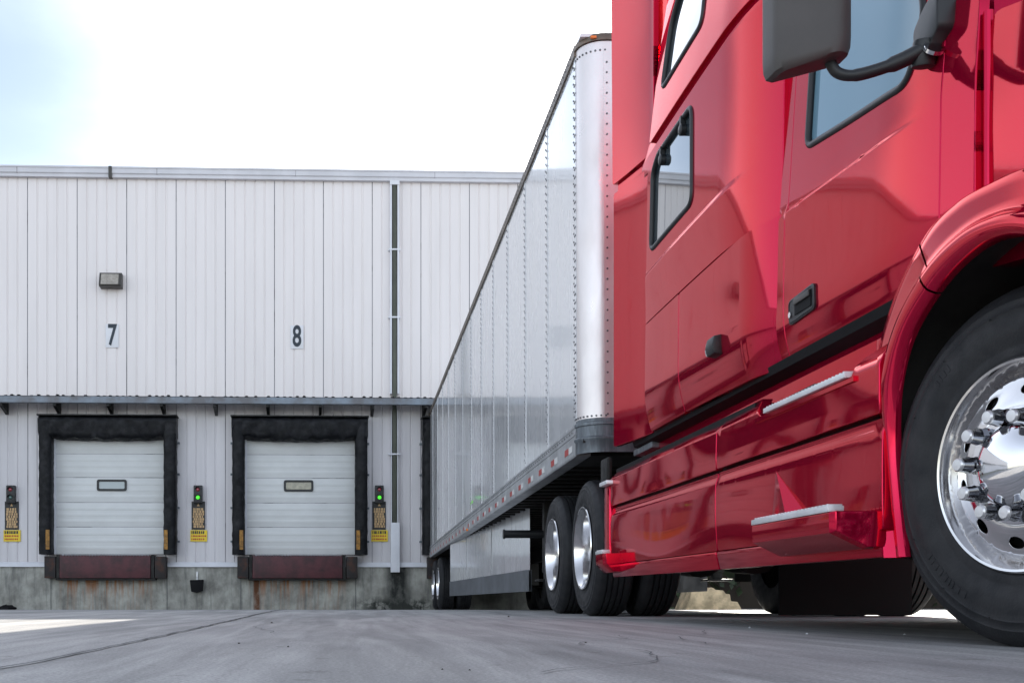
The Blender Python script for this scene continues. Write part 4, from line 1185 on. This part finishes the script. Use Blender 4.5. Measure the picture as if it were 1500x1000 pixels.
# chassis
b = MB()
for s_ in (-1, 1): b.box(XC + s_ * .43 - .04, XC + s_ * .43 + .04, 2.2, 11.2, .78, 1.02)
b.box(XC - .43, XC + .43, 4.2, 4.3, .78, 1.0); b.box(XC - .43, XC + .43, 7.6, 7.7, .78, 1.0)
b.build('chassis_rails', M['under'], tk, off=TO)
b = MB(); b.box(XC - .5, XC + .5, 8.2, 9.4, 1.05, 1.13); b.box(1.76, 1.80, 7.9, 8.1, .9, 1.1); b.build('fifth_wheel', M['dark'], tk, off=TO, bevel=.02)
for s_ in (-1, 1):
    b = MB(); b.cyl((XC + s_ * .82, 5.3, .64), (XC + s_ * .82, 7.3, .64), .30, n=28); b.build('fuel_tank', M['under'], tk, off=TO)
b = MB(); b.box(XC - .4, XC + .4, 3.0, 6.4, .45, .8); b.box(1.95, 4.0, 3.8, 5.2, .36, .9); b.build('engine_and_gearbox', M['under'], tk, off=TO)
b = MB(); b.box(4.20, 4.26, 3.72, 7.6, .27, 1.1); b.build('far_side_fairing', PT, tk, off=TO, bevel=.01)
b = MB(); b.box(2.30, 2.55, 7.72, 8.0, .80, 1.10); b.build('air_tank_box', M['under'], tk, off=TO)
for y in (8.62, 9.92):
    b = MB(); b.cyl((2.1, y, .505), (3.85, y, .505), .08); b.cyl((XC - .01, y - .2, .505), (XC - .01, y + .2, .52), .2); b.build('drive_axle', M['under'], tk, off=TO)
b = MB(); b.cyl((2.05, 3.2, .47), (3.9, 3.2, .47), .05); b.build('front_axle', M['under'], tk, off=TO)
b = MB(); b.box(1.86, 2.4, 10.62, 10.64, .28, 1.0); b.build('mudflap_or_shade_sheet', M['rubber'], tk, off=TO)
b = MB(); b.box(2.98, 3.90, 8.00, 8.02, .015, .95); b.build('mudflap_or_shade_sheet', M['rubber'], tk, off=TO)  # black sheet added to make the gap under the truck read as shade
b = MB(); b.box(3.55, 4.1, 10.62, 10.64, .28, 1.0); b.build('mudflap_or_shade_sheet', M['rubber'], tk, off=TO)
wheel_steer(tk, TO, (1.860, 3.20, .505), R(15))
wheel_steer(tk, TO, (2 * XC - 1.860, 3.20, .505), R(15), True)
for y in (8.62, 9.92):
    for mir in (False, True):
        x = 1.745 if not mir else 2 * XC - 1.745
        wheel_dual(tk, (x - TO[0], y - TO[1], .505 + (gz(y)) - TO[2]), mir)
for yl in (13.85, 15.10):
    for mir in (False, True):
        wheel_dual(tr, (-1.275 if not mir else 1.275, yl, gz(YN + yl) + .505 + .0139 * yl), mir)
